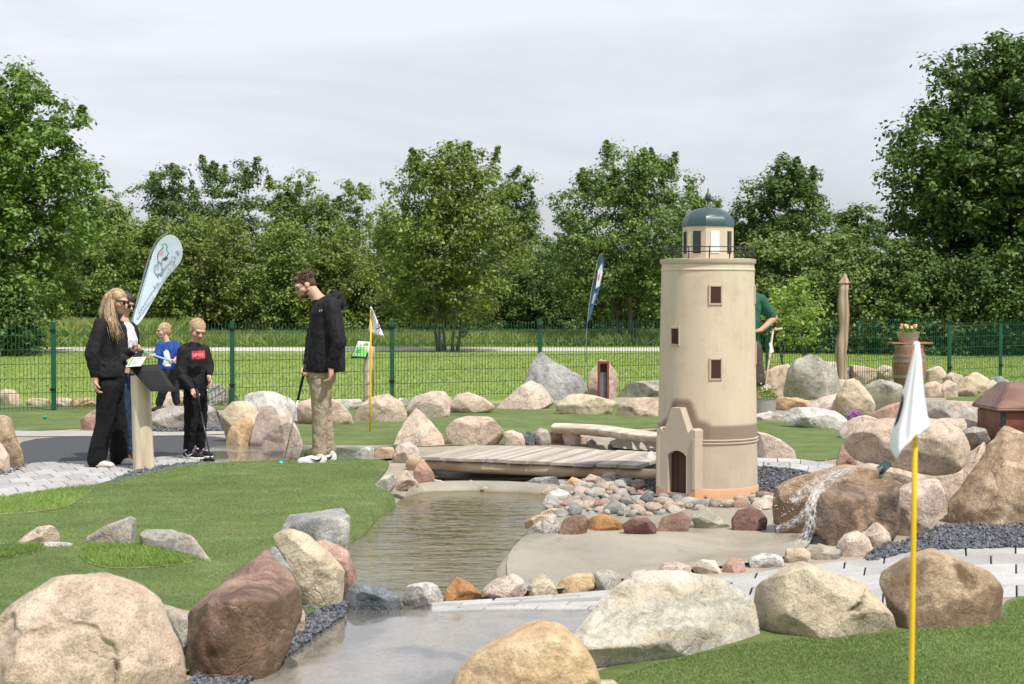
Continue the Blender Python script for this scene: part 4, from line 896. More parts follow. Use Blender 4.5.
for k in range(14):
    a = 2 * math.pi * (k + .3) / 14; tube(bm, [(rr_ * math.cos(a), rr_ * math.sin(a), zl1), (rr_ * math.cos(a), rr_ * math.sin(a), zt(247))], .005, 6)
bm_obj('railing', bm, IRON, lt, True)
# ------------------------------------------------------------------ bridge and log
def wood(name, a, b, st=(1, 1, 1), rough=.8, sc_=6, bump=.4):
    t = NT(name); c = t.coord('Object', st, rand=True); w = t.n('ShaderNodeTexWave', wave_type='BANDS', bands_direction='X'); t.set(w, Scale=sc_, Distortion=9.0, Detail=5.0, Detail_Scale=1.5); t.l(c, w.inputs['Vector'])
    n = t.noise(c, 3, 6, .65); f = t.math('ADD', t.math('MULTIPLY', w.outputs['Fac'], .45), t.math('MULTIPLY', n, .6))
    col = t.ramp(f, [(.25, a), (.75, b)]); d = t.noise(c, 30, 5, .7)
    col = t.mix(1.0, col, t.ramp(d, [(.3, .8), (.7, 1.2)]), 'MULTIPLY')
    t.principled(Base_Color=col, Roughness=rough, Specular_IOR_Level=.3, Normal=t.bump(f, bump, .01)); return t.m
PLANK = wood('weathered grey planks', (.32, .28, .23), (.46, .41, .345), (1, .1, 1), sc_=1.5); BEAM = wood('peeled pine log', (.44, .31, .18), (.62, .49, .32), (.1, 1, 1), sc_=3)
LOGW = wood('pale driftwood', (.40, .34, .26), (.62, .55, .45), (.12, 1, 1), sc_=4); POSTW = wood('white timber post', (.50, .40, .27), (.66, .57, .43), (1.2, 1.2, .07), sc_=2, bump=.12)
CARVED = wood('grey brown driftwood', (.22, .155, .10), (.42, .32, .23), (1.2, 1.2, .06), sc_=3, bump=.4); HANDLE = wood('ash handle', (.42, .32, .20), (.55, .44, .30), (1, 1, .1))
zb = .14; a = G(421, 456.5, zb); b = G(640, 465.5, zb); du = (b - a).normalized(); dv = Vector((-du.y, du.x, 0)); Ld = (b - a).length
br = thing('foot_bridge', 'low plank bridge on peeled logs crossing the stream', 'bridge', (a.x, a.y, 0), math.atan2(du.y, du.x))
n = 10; pw = Ld / n
for k in range(n):
    bm = bmesh.new(); dx = rnd.uniform(-.02, .02); box(bm, k * pw + .006, (k + 1) * pw - .006, -.0 + dx, 1.25 + rnd.uniform(-.03, .03), zb - .032, zb + rnd.uniform(-.004, .004), .004)
    p = bm_obj('plank', bm, PLANK, br)
for yy in (.085, 1.1):
    bm = bmesh.new(); tube(bm, [(Ld * (k / 12), yy, zb - .088 + .005 * math.sin(k * 2.1)) for k in range(-1, 14)], [.052 + .005 * math.sin(k * 1.7) for k in range(15)], 14, True, .08); bm_obj('beam_log', bm, BEAM, br, True)
# split log over the stream
zl = .20; pth = [G(553, 426, zl), G(575, 426.5, zl), G(605, 428.5, zl), (G(630, 432.5, zl)), G(655, 435.5, zl), G(690, 438, zl)]
o0 = pth[0]; bm = bmesh.new(); prev = None; q_ = [Vector(p) for p in chaikin(pth, 2, False)]
for i, p in enumerate(q_):
    d = (q_[min(i + 1, len(q_) - 1)] - q_[max(i - 1, 0)]).normalized(); s = Vector((-d.y, d.x, 0)); wv = .16 + .02 * noise.noise(p * 3); tk = .085 + .012 * noise.noise(p * 4 + Vector((3, 0, 0)))
    if i == 0: wv *= .6; tk *= .7
    ring = [bm.verts.new(p - o0 + s * (wv * math.cos(t)) + Vector((0, 0, (tk * math.sin(t) * (.35 if math.sin(t) > 0 else 1.0))))) for t in [2 * math.pi * k / 16 for k in range(16)]]
    if prev:
        for k in range(16): bm.faces.new((prev[k], prev[(k + 1) % 16], ring[(k + 1) % 16], ring[k]))
    else: bm.faces.new(ring)
    prev = ring
bm.faces.new(prev)
tag(bm_obj('split_log', bm, LOGW, None, True, o0), 'bleached split log laid across the stream behind the bridge', 'log')
# ------------------------------------------------------------------ fence
FGREEN = M('green powder coat', (.010, .085, .048), .4, var=.1, bump=.05); BLACKP = M('black plastic clip', (.01, .01, .01), .4)
fn = thing('mesh_fence', 'dark green wire mesh fence on steel posts between course and lawn', 'fence', Q(512, 400, 24.5) * 1)
fn.location.z = 0
def fs(x): return 72 - .0190 * (x - 53)
posts = [-120, 53, 232, 392, 540, 665, 768, 950, 1001, 1075, 1170]
fpos = []
for x in posts:
    if x > 960: s = fs(950) - (x - 950) * .035
    else: s = fs(x)
    Y = F / s; p = Q(x, 300, Y); fpos.append(Vector((p.x, p.y, 0)))
for i, p in enumerate(fpos):
    bm = bmesh.new(); lp = p - fn.location; box(bm, lp.x - .032, lp.x + .032, lp.y - .02, lp.y + .02, -.1, 1.24 if i < 7 else 1.16, .006); q = bm_obj('post', bm, FGREEN, fn)
    for zc in (.3, 1.12):
        bm = bmesh.new(); box(bm, lp.x - .04, lp.x + .04, lp.y - .035, lp.y - .0205, zc - .02, zc + .02, .004); bm_obj('clip', bm, BLACKP, q)
for i in range(len(fpos) - 1):
    a, b = fpos[i] - fn.location, fpos[i + 1] - fn.location; L = (b - a).length; d = (b - a) / L; nrm = Vector((d.y, -d.x, 0)); bm = bmesh.new(); H = 1.2 if i < 7 else 1.12
    nv = int(L / .05)
    for k in range(1, nv):
        p = a + d * (L * k / nv); r = .0028
        vs = [bm.verts.new(p + d * u * r + nrm * v * r + Vector((0, 0, z))) for z in (.02, H) for u, v in ((-1, -1), (1, -1), (1, 1), (-1, 1))]
        for j in range(4): bm.faces.new((vs[j], vs[(j + 1) % 4], vs[4 + (j + 1) % 4], vs[4 + j]))
    zc = .06
    while zc < H:
        for sgn in (-1, 1):
            r = .0035; o_ = nrm * .007 * sgn
            vs = [bm.verts.new(q + o_ + nrm * u * r + Vector((0, 0, zc + v * r))) for q in (a, b) for u, v in ((-1, -1), (1, -1), (1, 1), (-1, 1))]
            for j in range(4): bm.faces.new((vs[j], vs[(j + 1) % 4], vs[4 + (j + 1) % 4], vs[4 + j]))
        zc += .2
    bm_obj('mesh_panel', bm, FGREEN, fn)
# ------------------------------------------------------------------ sign posts
BLK = M('black sign panel', (.008, .008, .009), .6, bump=.05, spec=.2)
p0 = G(142, 471.5); sg = thing('sign_post', 'thick white timber post carrying a tilted black board, in front of the women', 'sign', p0)
s = F / (p0.y + .09); hP = Q(142, 375.5, p0.y + .09).z
bm = bmesh.new(); tube(bm, [(.0 - .004 * k, .09, -.1 + (hP + .1) * k / 8) for k in range(9)], [.098, .096, .094, .093, .092, .091, .09, .089, .088], 20, True, .02, 3)
smooth_angle(bm_obj('post', bm, POSTW, sg, True), 50)
Yb = p0.y
c4 = [Q(129, 367.5, Yb + .0), Q(160, 366.5, Yb + .10), Q(177, 391.5, Yb - .02), Q(151, 391.5, Yb - .16)]
bm = bmesh.new(); prism(bm, [c - p0 for c in c4], Vector((-.012, .0, .02))); bm_obj('board', bm, BLK, sg)
bm = bmesh.new(); tube(bm, [(0, .09, hP - .02), (.03, .1, hP + .012)], .03, 8); bm_obj('bracket', bm, BLK, sg)
p1_ = G(369, 399); s = F / p1_.y
sg = thing('sign_post', 'gnarled timber post with green and white course board by the fence', 'sign', p1_)
bm = bmesh.new(); h1 = Q(369, 346, p1_.y).z; tube(bm, [(.012 * math.sin(k * 1.9), 0, -.1 + (h1 + .1) * k / 10) for k in range(11)], [.085 + .012 * math.sin(k * 2.3) for k in range(11)], 18, True, .22, 8); bm_obj('post', bm, POSTW, sg, True)
c4 = [Q(a, b, p1_.y + d) - p1_ for a, b, d in ((350.5, 357, -.16), (366, 358, -.16), (372, 341, .05), (358, 340, .05))]
bm = bmesh.new(); prism(bm, c4, Vector((.01, .02, -.015))); bd = bm_obj('board', bm, BLK, sg)
nb = (c4[1] - c4[0]).cross(c4[3] - c4[0]).normalized()
if nb.y > 0: nb = -nb
lerp2 = lambda u, v: (c4[0].lerp(c4[1], u)).lerp(c4[3].lerp(c4[2], u), v) + nb * .004
BG = M('board green print', (.10, .42, .06), .5, bump=0.0); BW = M('board white print', (.62, .74, .66), .5, bump=0.0); BB = M('board dark print', (.10, .16, .12), .5, bump=0.0)
for (u0, u1, v0, v1, mt, k) in ((.05, .95, .06, .62, BG, 0), (.05, .95, .62, .94, BW, 0), (.2, .5, .25, .45, BB, .003), (.55, .85, .7, .85, BG, .003), (.15, .45, .68, .72, BB, .003)):
    bm = bmesh.new(); bm.faces.new([bm.verts.new(lerp2(u, v) + nb * k) for u, v in ((u0, v0), (u1, v0), (u1, v1), (u0, v1))]); bm_obj('print', bm, mt, bd)
# score card
PAPER = M('white paper', (.80, .80, .80), .6, bump=0.0)
c4 = [Q(a, b, Y) for a, b, Y in ((126, 367, Yb - .12), (141, 366, Yb - .1), (146, 357.5, Yb + .12), (132, 358, Yb + .1))]; cc = c4[0]
bm = bmesh.new(); prism(bm, [c - cc for c in c4], Vector((0, .002, .006))); sc_o = bm_obj('score_card', bm, PAPER, None, False, cc); tag(sc_o, 'white and green score card held above the black board', 'card')
nb = (c4[1] - c4[0]).cross(c4[3] - c4[0]).normalized(); nb = nb if nb.z > 0 else -nb
for (u0, u1, v0, v1, mt) in ((.06, .2, .06, .94, BG), (.3, .8, .75, .82, BB), (.3, .9, .5, .55, BB), (.3, .7, .25, .3, BB)):
    bm = bmesh.new(); bm.faces.new([bm.verts.new((c4[0].lerp(c4[1], u)).lerp(c4[3].lerp(c4[2], u), v) + nb * .009 - cc) for u, v in ((u0, v0), (u1, v0), (u1, v1), (u0, v1))]); bm_obj('print', bm, mt, sc_o)
# rusty bollard lamp
RUST = M('rusty steel', (.17, .055, .035), .75, var=.35, vs=14, bump=.4); GREYL = M('grey lamp glass', (.16, .17, .19), .3, bump=0.0)
p = G(603.5, 400.5); bl = thing('bollard_lamp', 'rusty square steel bollard lamp in front of the pointed tan rock', 'lamp', p); s = F / p.y; h = Q(603, 361.5, p.y).z; w = 5.6 / s
bm = bmesh.new()
for x0, x1 in ((-w, -w + .035), (w - .035, w)): box(bm, x0, x1, 0, .14, -.05, h - .036, .003)
box(bm, -w, w, 0, .14, h - .035, h, .003); box(bm, -w + .036, w - .036, .10, .135, -.05, h - .036, 0); bm_obj('housing', bm, RUST, bl)
bm = bmesh.new(); box(bm, -w + .037, w - .037, .06, .098, .02, h * .72, .002); bm_obj('diffuser', bm, GREYL, bl)
# carved post
p = G(842, 391); s = F / p.y; cp = thing('carved_post', 'tall grey brown timber pole with pointed carved tip among the rocks', 'post', p); z1 = Q(843, 283, p.y).z; z2 = Q(843, 273, p.y).z
bm = bmesh.new(); tube(bm, [(-.02 + .05 * k / 14 + .018 * math.sin(k * .9), 0, -.1 + (z1 + .1) * k / 14) for k in range(15)], [.098 - .014 * k / 14 + .01 * math.sin(k * 1.3) for k in range(15)], 18, True, .16, 5); bm_obj('shaft', bm, CARVED, cp, True)
bm = bmesh.new(); lathe(bm, [(.06, z1 - .02), (.10, z1), (.085, z1 + .03), (.05, z1 + .09), (.01, z2)], 10, True, 0, (.03, 0, 0)); bm_obj('tip', bm, CARVED, cp)
bm = bmesh.new(); tube(bm, [(.14, -.03, 0), (.16, -.03, .18), (.15, -.03, .42)], [.035, .04, .03], 8, True, .3, 2); bm_obj('knot', bm, M('dark burl', (.06, .04, .03), .8), cp, True)
# barrel and tub
OAK = wood('oak staves', (.16, .075, .045), (.33, .19, .12), (1, 1, .15), sc_=14); HOOP = M('galvanised hoop', (.33, .31, .29), .5, metal=.6, var=.3); ZINC = M('zinc sheet', (.42, .43, .43), .4, metal=.55, var=.2)
p = G(909, 388); sB = F / p.y; ba = thing('barrel', 'oak barrel with grey hoops and a board on top behind the near flag', 'barrel', p); hB = Q(909, 344, p.y).z
bm = bmesh.new(); prof = []
for k in range(13): t = k / 12; prof.append(((.235 + .05 * math.sin(math.pi * t)), hB * t))
lathe(bm, prof, 28); smooth_angle(bm_obj('staves', bm, OAK, ba, True), 60)
for t in (.04, .27, .45, .62, .74, .95):
    if t in (.45,): continue
    bm = bmesh.new(); r = .235 + .05 * math.sin(math.pi * t); lathe(bm, [(r - .005, hB * t - .025), (r + .006, hB * t - .022), (r + .008, hB * t + .022), (r - .005, hB * t + .025)], 28); smooth_angle(bm_obj('hoop', bm, HOOP, ba, True), 40)
bm = bmesh.new(); box(bm, -.34, .36, -.2, .2, hB + .004, hB + .03, .004); bm_obj('top_board', bm, M('orange brown board', (.38, .17, .07), .6), ba)
tb = thing('flower_tub', 'oval zinc tub of orange flowers on the barrel', 'planter', (p.x - .02, p.y, hB + .031)); ht = Q(909, 332.5, p.y).z - hB - .031
bm = bmesh.new(); lathe(bm, [(.15, 0), (.20, ht), (.21, ht + .008), (.19, ht), (.18, ht - .04)], 24); o = bm_obj('tub', bm, ZINC, tb, True); smooth_angle(o)
def bouquet(root, n, rad_, h, cols, zb_, seed, fs_=.035):
    rg = np.random.default_rng(seed); bm = bmesh.new()
    for k in range(n * 14):
        a = rg.random() * 6.28; r = rad_ * math.sqrt(rg.random()); c = Vector((r * math.cos(a), r * math.sin(a) * .7, zb_ + h * rg.random() * .8)); d = Vector(rg.normal(size=3)).normalized() * .03; e = d.cross(Vector(rg.normal(size=3))).normalized() * .012
        bm.faces.new([bm.verts.new(c + x) for x in (-d, e, d, -e)])
    bm_obj('foliage', bm, BLADE, root)
    for j, cm in enumerate(cols):
        for k in range(n // len(cols)):
            a = rg.random() * 6.28; r = rad_ * math.sqrt(rg.random()) * .9; c = Vector((r * math.cos(a), r * math.sin(a) * .7 - .02, zb_ + h * rg.uniform(.6, 1.05))); bm = bmesh.new()
            for q in range(6):
                t = 6.28 * q / 6; u = Vector((math.cos(t), math.sin(t) * .6 - .25, math.sin(t) * .6)) * fs_; v = Vector((-math.sin(t), math.cos(t), .25)) * fs_ * .45
                bm.faces.new([bm.verts.new(c + x) for x in (Vector((0, 0, 0)), u * .6 + v, u, u * .6 - v)])
            bm_obj('blossom', bm, cm, root)
PET = lambda nme, c: M(nme, c, .6, bump=0.0)
ORF, YEF, PUF, MAF = PET('orange petals', (.72, .36, .20)), PET('yellow petals', (.78, .62, .30)), PET('purple petals', (.22, .08, .36)), PET('magenta petals', (.65, .06, .30))
bouquet(tb, 14, .16, .13, [ORF, YEF], ht, 1)
pf = thing('flower_cushion', 'clump of purple and magenta flowers between white slab and pink stone', 'flowers', G(853, 427)); bouquet(pf, 24, .16, .17, [PUF, PUF, PUF, MAF], .02, 2, .03)
pz = G(765, 417); zp = thing('zinc_planter', 'grey zinc planter with green herbs beside the cream boulder', 'planter', pz); hz = Q(765, 399, pz.y).z
bm = bmesh.new(); lathe(bm, [(.13, 0), (.155, hz), (.165, hz + .008), (.15, hz), (.14, hz - .05)], 20); smooth_angle(bm_obj('tub', bm, ZINC, zp, True)); bouquet(zp, 12, .15, .22, [PET('white petals', (.6, .62, .55))], hz - .02, 4, .015)
# chest
CHW = wood('red brown chest paint', (.10, .032, .02), (.175, .062, .038), (.2, 1, 1), rough=.45, sc_=3, bump=.25); CHL = wood('brown chest lid', (.125, .06, .042), (.20, .105, .075), (.2, 1, 1), rough=.4, sc_=3, bump=.3)
Yc = 12.0; e0 = Q(1001, 412, Yc); ze = Q(979, 410, Yc).z; zr = Q(1000, 383, Yc + .2).z
ch = thing('chest', 'red brown wooden chest with a sloping lid behind the waterfall rocks', 'chest', (e0.x, Yc, 0), R(4)); w_, d_ = 1.0, .5
bm = bmesh.new(); box(bm, 0, w_, 0, d_, 0, ze - .012, .01); bm_obj('case', bm, CHW, ch)
bm = bmesh.new(); o_ = .035; lo_ = [(-o_, -o_), (w_ + o_, -o_), (w_ + o_, d_ + o_), (-o_, d_ + o_)]; hi_ = [(.12, .16), (w_ - .12, .16), (w_ - .12, d_ - .12), (.12, d_ - .12)]
rg_ = [[bm.verts.new((x, y, ze - .01)) for x, y in lo_], [bm.verts.new((x, y, ze + .012)) for x, y in lo_], [bm.verts.new((x, y, zr)) for x, y in hi_]]
for a_, b_ in zip(rg_, rg_[1:]):
    for k in range(4): bm.faces.new((a_[k], a_[(k + 1) % 4], b_[(k + 1) % 4], b_[k]))
bm.faces.new(rg_[0][::-1]); bm.faces.new(rg_[2]); bmesh.ops.bevel(bm, geom=list(bm.edges), offset=.008, segments=2, affect='EDGES'); bm_obj('lid', bm, CHL, ch)
for x in (.0, w_ - .2):
    bm = bmesh.new(); box(bm, x, x + .035, -.012, .004, 0.0, ze - .014, .002); bm_obj('strap', bm, IRON, ch)
# water nozzle and falling water
nz2 = Q(882, 469, 10.95); nzo = thing('water_nozzle', 'small blue green pipe end spouting water under the oval boulder', 'nozzle', nz2)
bm = bmesh.new(); tube(bm, [(0.10, .25, .0), (.03, .1, .005), (-.02, -.02, -.005)], .024, 12); bm_obj('pipe', bm, M('teal plastic', (.02, .09, .10), .35), nzo, True)
bm = bmesh.new(); tube(bm, [(-.008, .0, -.004), (-.024, -.03, -.006)], .03, 12); bm_obj('collar', bm, M('dark teal plastic', (.012, .05, .06), .35), nzo, True)
def foam():
    t = NT('white running water'); uv = t.n('ShaderNodeUVMap').outputs[0]; mp_ = t.n('ShaderNodeMapping'); mp_.inputs['Scale'].default_value = (3.6, 2.2, 1); t.l(uv, mp_.inputs[0])
    n = t.noise(mp_.outputs[0], 1.6, 7, .72, .5); sp_ = t.n('ShaderNodeSeparateXYZ'); t.l(uv, sp_.inputs[0])
    e = t.math('SUBTRACT', 1.0, t.math('MULTIPLY', t.math('ABSOLUTE', t.math('SUBTRACT', sp_.outputs['X'], .5)), 2.0))
    p = t.n('ShaderNodeBsdfPrincipled'); t.set(p, Roughness=.25, Specular_IOR_Level=.5); p.inputs['Base Color'].default_value = (.74, .76, .79, 1)
    tr = t.n('ShaderNodeBsdfTransparent'); mx = t.n('ShaderNodeMixShader'); al = t.math('MULTIPLY', t.ramp(n, [(.44, .0), (.72, .5)]), t.ramp(e, [(.0, 0), (.5, 1)])); t.l(al, mx.inputs[0]); t.l(tr.outputs[0], mx.inputs[1]); t.l(p.outputs[0], mx.inputs[2]); t.l(mx.outputs[0], t.out.inputs[0]); t.l(t.bump(n, .5, .01), p.inputs['Normal']); return t.m
FOAM = foam(); wf = thing('waterfall', 'white water spouting over the brown rocks into the pond', 'waterfall', Q(780, 540, 10.4)); rg = np.random.default_rng(9)
def ribbon(path, w0, w1, lift=0.0):
    P = chaikin([Vector(p) for p in path], 2, False); n = len(P); bm = bmesh.new(); uvl = bm.loops.layers.uv.new('UVMap'); rows = []; L = 0; Ls = []
    for i, p in enumerate(P):
        if i: L += (Vector(P[i]) - Vector(P[i - 1])).length
        Ls.append(L); t = i / (n - 1); d = (P[min(i + 1, n - 1)] - P[max(i - 1, 0)]).normalized(); sx = Vector((-d.y, d.x, 0)); w = w0 + (w1 - w0) * t; row = []
        for k in range(7):
            u = k / 6; q = p + sx * (u - .5) * w; q2 = Q(q.x, q.y, q.z - lift - .012 * math.sin(math.pi * u) + .006 * noise.noise(Vector((u * 5, t * 9, w0)))) - Vector(wf.location); row.append((bm.verts.new(q2), u))
        rows.append(row)
    for i in range(n - 1):
        for k in range(6):
            f = bm.faces.new((rows[i][k][0], rows[i][k + 1][0], rows[i + 1][k + 1][0], rows[i + 1][k][0]))
            for lp, (uu, vv) in zip(f.loops, ((k / 6, Ls[i] / 20), ((k + 1) / 6, Ls[i] / 20), ((k + 1) / 6, Ls[i + 1] / 20), (k / 6, Ls[i + 1] / 20))): lp[uvl].uv = (uu, vv)
    bm_obj('stream', bm, FOAM, wf, True)
for lf in (0, .02):
    ribbon([(881, 470, 10.9), (866, 469, 10.72), (850, 471, 10.58), (834, 477, 10.5), (820, 488, 10.42), (812, 500, 10.34)], 5, 17, lf)
    ribbon([(822, 488, 10.42), (812, 500, 10.32), (806, 513, 10.25), (796, 522, 10.22), (776, 530, 10.18)], 13, 9, lf)
    ribbon([(816, 492, 10.38), (812, 508, 10.28), (811, 524, 10.2), (806, 538, 10.16), (798, 547, 10.12)], 11, 14, lf)
    ribbon([(856, 469, 10.62), (836, 473, 10.58), (816, 481, 10.55), (802, 492, 10.46), (793, 503, 10.4)], 6, 14, lf)
bm = bmesh.new()
for k in range(130):
    c = (rg.random(), rg.random()); t = rg.random(); x = 840 - 70 * t + rg.normal() * 8; y = 474 + 55 * t * t + rg.normal() * 8 - 6 * rg.random(); P = Q(x, y, 10.55 - .4 * t + rg.normal() * .06) - Vector(wf.location); r = .0026 * rg.uniform(.5, 1.5)
    bmesh.ops.create_icosphere(bm, subdivisions=1, radius=r, matrix=Matrix.Translation(P))
tag(bm_obj('spray', bm, M('water drops', (.8, .82, .85), .1, bump=0.0), wf, True), kind='stuff')
# upper pool
sheet('pond', pts('866,412 868,394 880,391 900,393 912,398 906,404 890,416 874,420'), .02, WATER)
# pole flags
YEL = M('yellow pole', (.80, .50, .02), .4, var=.03, bump=.02); FLG = M('white flag cloth', (.80, .79, .86), .8, var=.03, vs=3, bs=200, bump=.15); INK = M('black print', (.015, .015, .015), .6, bump=0.0)
def pole_flag(label, base, top, r):
    t = thing('flag_pole', label, 'flag', base); bm = bmesh.new(); d = Vector(top) - Vector(base); tube(bm, [(0, 0, -.05), d * .33, d * .66, d * .985], r, 12); bm_obj('pole', bm, YEL, t, True)
    bm = bmesh.new(); bmesh.ops.create_uvsphere(bm, u_segments=12, v_segments=8, radius=r * 1.35, matrix=Matrix.Translation(d)); bm_obj('cap', bm, WHITE, t, True); return t
Yf = 4.45
top = Q(916.5, 345, Yf); bot = Q(911, 700, Yf); dirv = (bot - top); base = top + dirv * (top.z / (top.z - bot.z))
fl = pole_flag('yellow pole with drooping white flag in the foreground', base, top, .0077)
left = [(915, 346), (911.5, 360), (907, 377), (903, 392), (899, 408), (895, 422), (891, 434), (889, 446), (893, 454), (897, 459)]
right = [(919.5, 346), (921.5, 360), (922.5, 377), (923.5, 390), (925, 402), (926.5, 412), (928.5, 421), (930, 428), (921, 432), (909, 438)]
nu = 17; rows = []
Lc = chaikin([Vector(p) for p in left], 2, False); Rc = chaikin([Vector(p) for p in right], 2, False); nn_ = len(Lc); bm = bmesh.new()
for i in range(nn_):
    t = i / (nn_ - 1); row = []
    for j in range(nu):
        u = j / (nu - 1); p = Lc[i].lerp(Rc[i], u); fold = .008 * math.sin(u * 7.5 + t * 1.6) * min(1, t * 2) + .010 * math.sin(u * 17 + 1) * t; curl = -.05 * max(0, t - .8) / .2 * (1 - u)
        row.append(Q(p.x, p.y, Yf - .022 - .05 * t * math.sin(u * 3.1) + fold + curl) - base)
    rows.append(row)
def cloth(rows, name, mat, parent, thick=.0012):
    bm = bmesh.new(); vv = [[bm.verts.new(p) for p in r] for r in rows]
    for i in range(len(rows) - 1):
        for j in range(len(rows[0]) - 1): bm.faces.new((vv[i][j], vv[i][j + 1], vv[i + 1][j + 1], vv[i + 1][j]))
    bmesh.ops.recalc_face_normals(bm, faces=bm.faces); bmesh.ops.solidify(bm, geom=list(bm.faces), thickness=thick); return bm_obj(name, bm, mat, parent, True)
fc = cloth(rows, 'flag_cloth', FLG, fl)
i0, i1 = int(nn_ * .36), int(nn_ * .58); sub = []
for i in range(i0, i1 + 1):
    t = (i - i0) / (i1 - i0); wmax = .34 * math.sin(math.pi * t) ** .6
    sub.append([rows[i][0].lerp(rows[i][6], min(1, wmax * j / 3 * 1.2)) + Vector((-.001, -.0045, 0)) for j in range(4)])
cloth(sub, 'number', INK, fc, .0008)
b0 = G(370, 432.5); t0 = Q(371, 308, b0.y)
fl = pole_flag('yellow pole with small triangular white flag behind the man in the black jacket', b0, t0, .011)
rows = []
for i in range(13):
    t = i / 12; row = []
    for j in range(11):
        u = j / 10; a = Vector((371.2, 308.5)).lerp(Vector((368.5, 331)), t); bpt = Vector((372.5, 309)).lerp(Vector((384, 336)), t); p = a.lerp(bpt, u); p.y += 1.2 * math.sin(u * 3) * t
        row.append(Q(p.x, p.y, b0.y - .02 + .03 * math.sin(u * 5 + t)) - b0)
    rows.append(row)
fc = cloth(rows, 'flag_cloth', FLG, fl)
me = text_mesh('9', .13, .001); o = mesh_obj('number', me, INK, fc, False); o.matrix_local = Matrix.Translation(Q(378.5, 327, b0.y - .075) - b0) @ Matrix.Rotation(R(90), 4, 'X') @ Matrix.Rotation(R(-35), 4, 'Z')
# golf holes' balls and clubs
def ball(px, py, col, label, z=.012):
    p = G(px, py + 1.5, z); bm = bmesh.new(); bmesh.ops.create_uvsphere(bm, u_segments=20, v_segments=12, radius=.0225 if py > 440 else .026, matrix=Matrix.Translation((0, 0, .0225)))
    tag(bm_obj('golf_ball', bm, M('ball ' + label.split()[0], col, .3, bump=.1), None, True, p), label, 'ball')
ball(281, 464, (.05, .50, .52), 'turquoise golf ball at the putter of the man in the black jacket'); ball(45, 417.5, (.01, .28, .16), 'green golf ball on the back green beside the fence stones')
STEEL = M('chromed steel', (.55, .56, .57), .25, metal=.9, bump=0.0); GRIP = M('black rubber grip', (.012, .012, .012), .7)
def putter(label, top, foot, grip_frac, head_dir, shaft_mat, head_mat, grip_mat, r=.006, hl=.11):
    t = thing('putter', label, 'golf club', foot); d = Vector(top) - Vector(foot); bm = bmesh.new(); tube(bm, [Vector((0, 0, .012)), d * (1 - grip_frac)], [r * .9, r], 10); bm_obj('shaft', bm, shaft_mat, t, True)
    bm = bmesh.new(); tube(bm, [d * (1 - grip_frac), d * .9, d], [r * 1.5, r * 1.9, r * 2.2], 10); bm_obj('grip', bm, grip_mat, t, True)
    bm = bmesh.new(); h = Vector(head_dir).normalized(); s_ = Vector((-h.y, h.x, 0)); m = Matrix(((h.x, s_.x, 0, 0), (h.y, s_.y, 0, 0), (0, 0, 1, 0), (0, 0, 0, 1)))
    box(bm, -hl * .3, hl * .7, -.022, .022, .004, .032, .006, m); bm_obj('head', bm, head_mat, t); return t
# ------------------------------------------------------------------ trees
BARK = wood('tree bark', (.075, .062, .048), (.17, .145, .115), (1, 1, .2), sc_=4, bump=.8)
LV = {
 'maple': mat_leaf('maple leaves', [(.038, .078, .015), (.064, .122, .023), (.115, .185, .038), (.05, .095, .018)], .18),
 'ash': mat_leaf('ash leaves', [(.080, .150, .028), (.125, .215, .042), (.19, .285, .068), (.095, .17, .032)], .25),
 'hedge': mat_leaf('hawthorn leaves', [(.098, .155, .030), (.155, .225, .046), (.235, .295, .075), (.115, .18, .035)], .22),
 'olive': mat_leaf('field maple leaves', [(.105, .150, .030), (.165, .215, .045), (.24, .28, .075), (.095, .14, .028)], .25),
 'willow': mat_leaf('willow leaves', [(.110, .180, .042), (.165, .24, .064), (.23, .295, .10), (.13, .20, .048)], .25),
 'oak': mat_leaf('oak leaves', [(.055, .102, .025), (.085, .147, .036), (.135, .205, .053), (.066, .122, .03)], .2),
 'cherry': mat_leaf('cherry leaves', [(.080, .145, .032), (.125, .200, .048), (.185, .26, .074), (.095, .165, .036)], .22),
 'lime': mat_leaf('light green leaves', [(.17, .28, .05), (.24, .35, .075), (.32, .41, .11)]),
}
def leaf_cloud(name, centers, sig, per, size, mat, rg, parent, aspect=.6, up=.85):
    n = len(centers) * per; c0 = np.repeat(centers, per, 0); s = np.repeat(sig, per, 0)
    g = np.clip(rg.normal(size=(n, 3)), -1.9, 1.9); c = c0 + g * s * np.array([1, 1, .62])
    gl = g / (np.linalg.norm(g, axis=1)[:, None] + 1e-6)
    nn = gl * .9 + rg.normal(size=(n, 3)) * .42 + np.array([0, 0, up]); nn /= np.linalg.norm(nn, axis=1)[:, None]
    d = np.cross(nn, rg.normal(size=(n, 3))); d /= np.linalg.norm(d, axis=1)[:, None] + 1e-9; w = np.cross(nn, d)
    L = size * rg.uniform(.55, 1.3, n)[:, None]; V = np.zeros((n, 4, 3), np.float32)
    V[:, 0] = c - d * L * .5; V[:, 1] = c + w * L * aspect * .5 - d * L * .05; V[:, 2] = c + d * L * .5 - nn * L * .12; V[:, 3] = c - w * L * aspect * .5 - d * L * .05
    me = bpy.data.meshes.new(name); me.vertices.add(n * 4); me.vertices.foreach_set('co', V.ravel()); me.loops.add(n * 4); me.loops.foreach_set('vertex_index', np.arange(n * 4, dtype=np.int32))
    me.polygons.add(n); me.polygons.foreach_set('loop_start', np.arange(0, n * 4, 4, dtype=np.int32)); me.update(calc_edges=True)
    return mesh_obj(name, me, mat, parent, False)
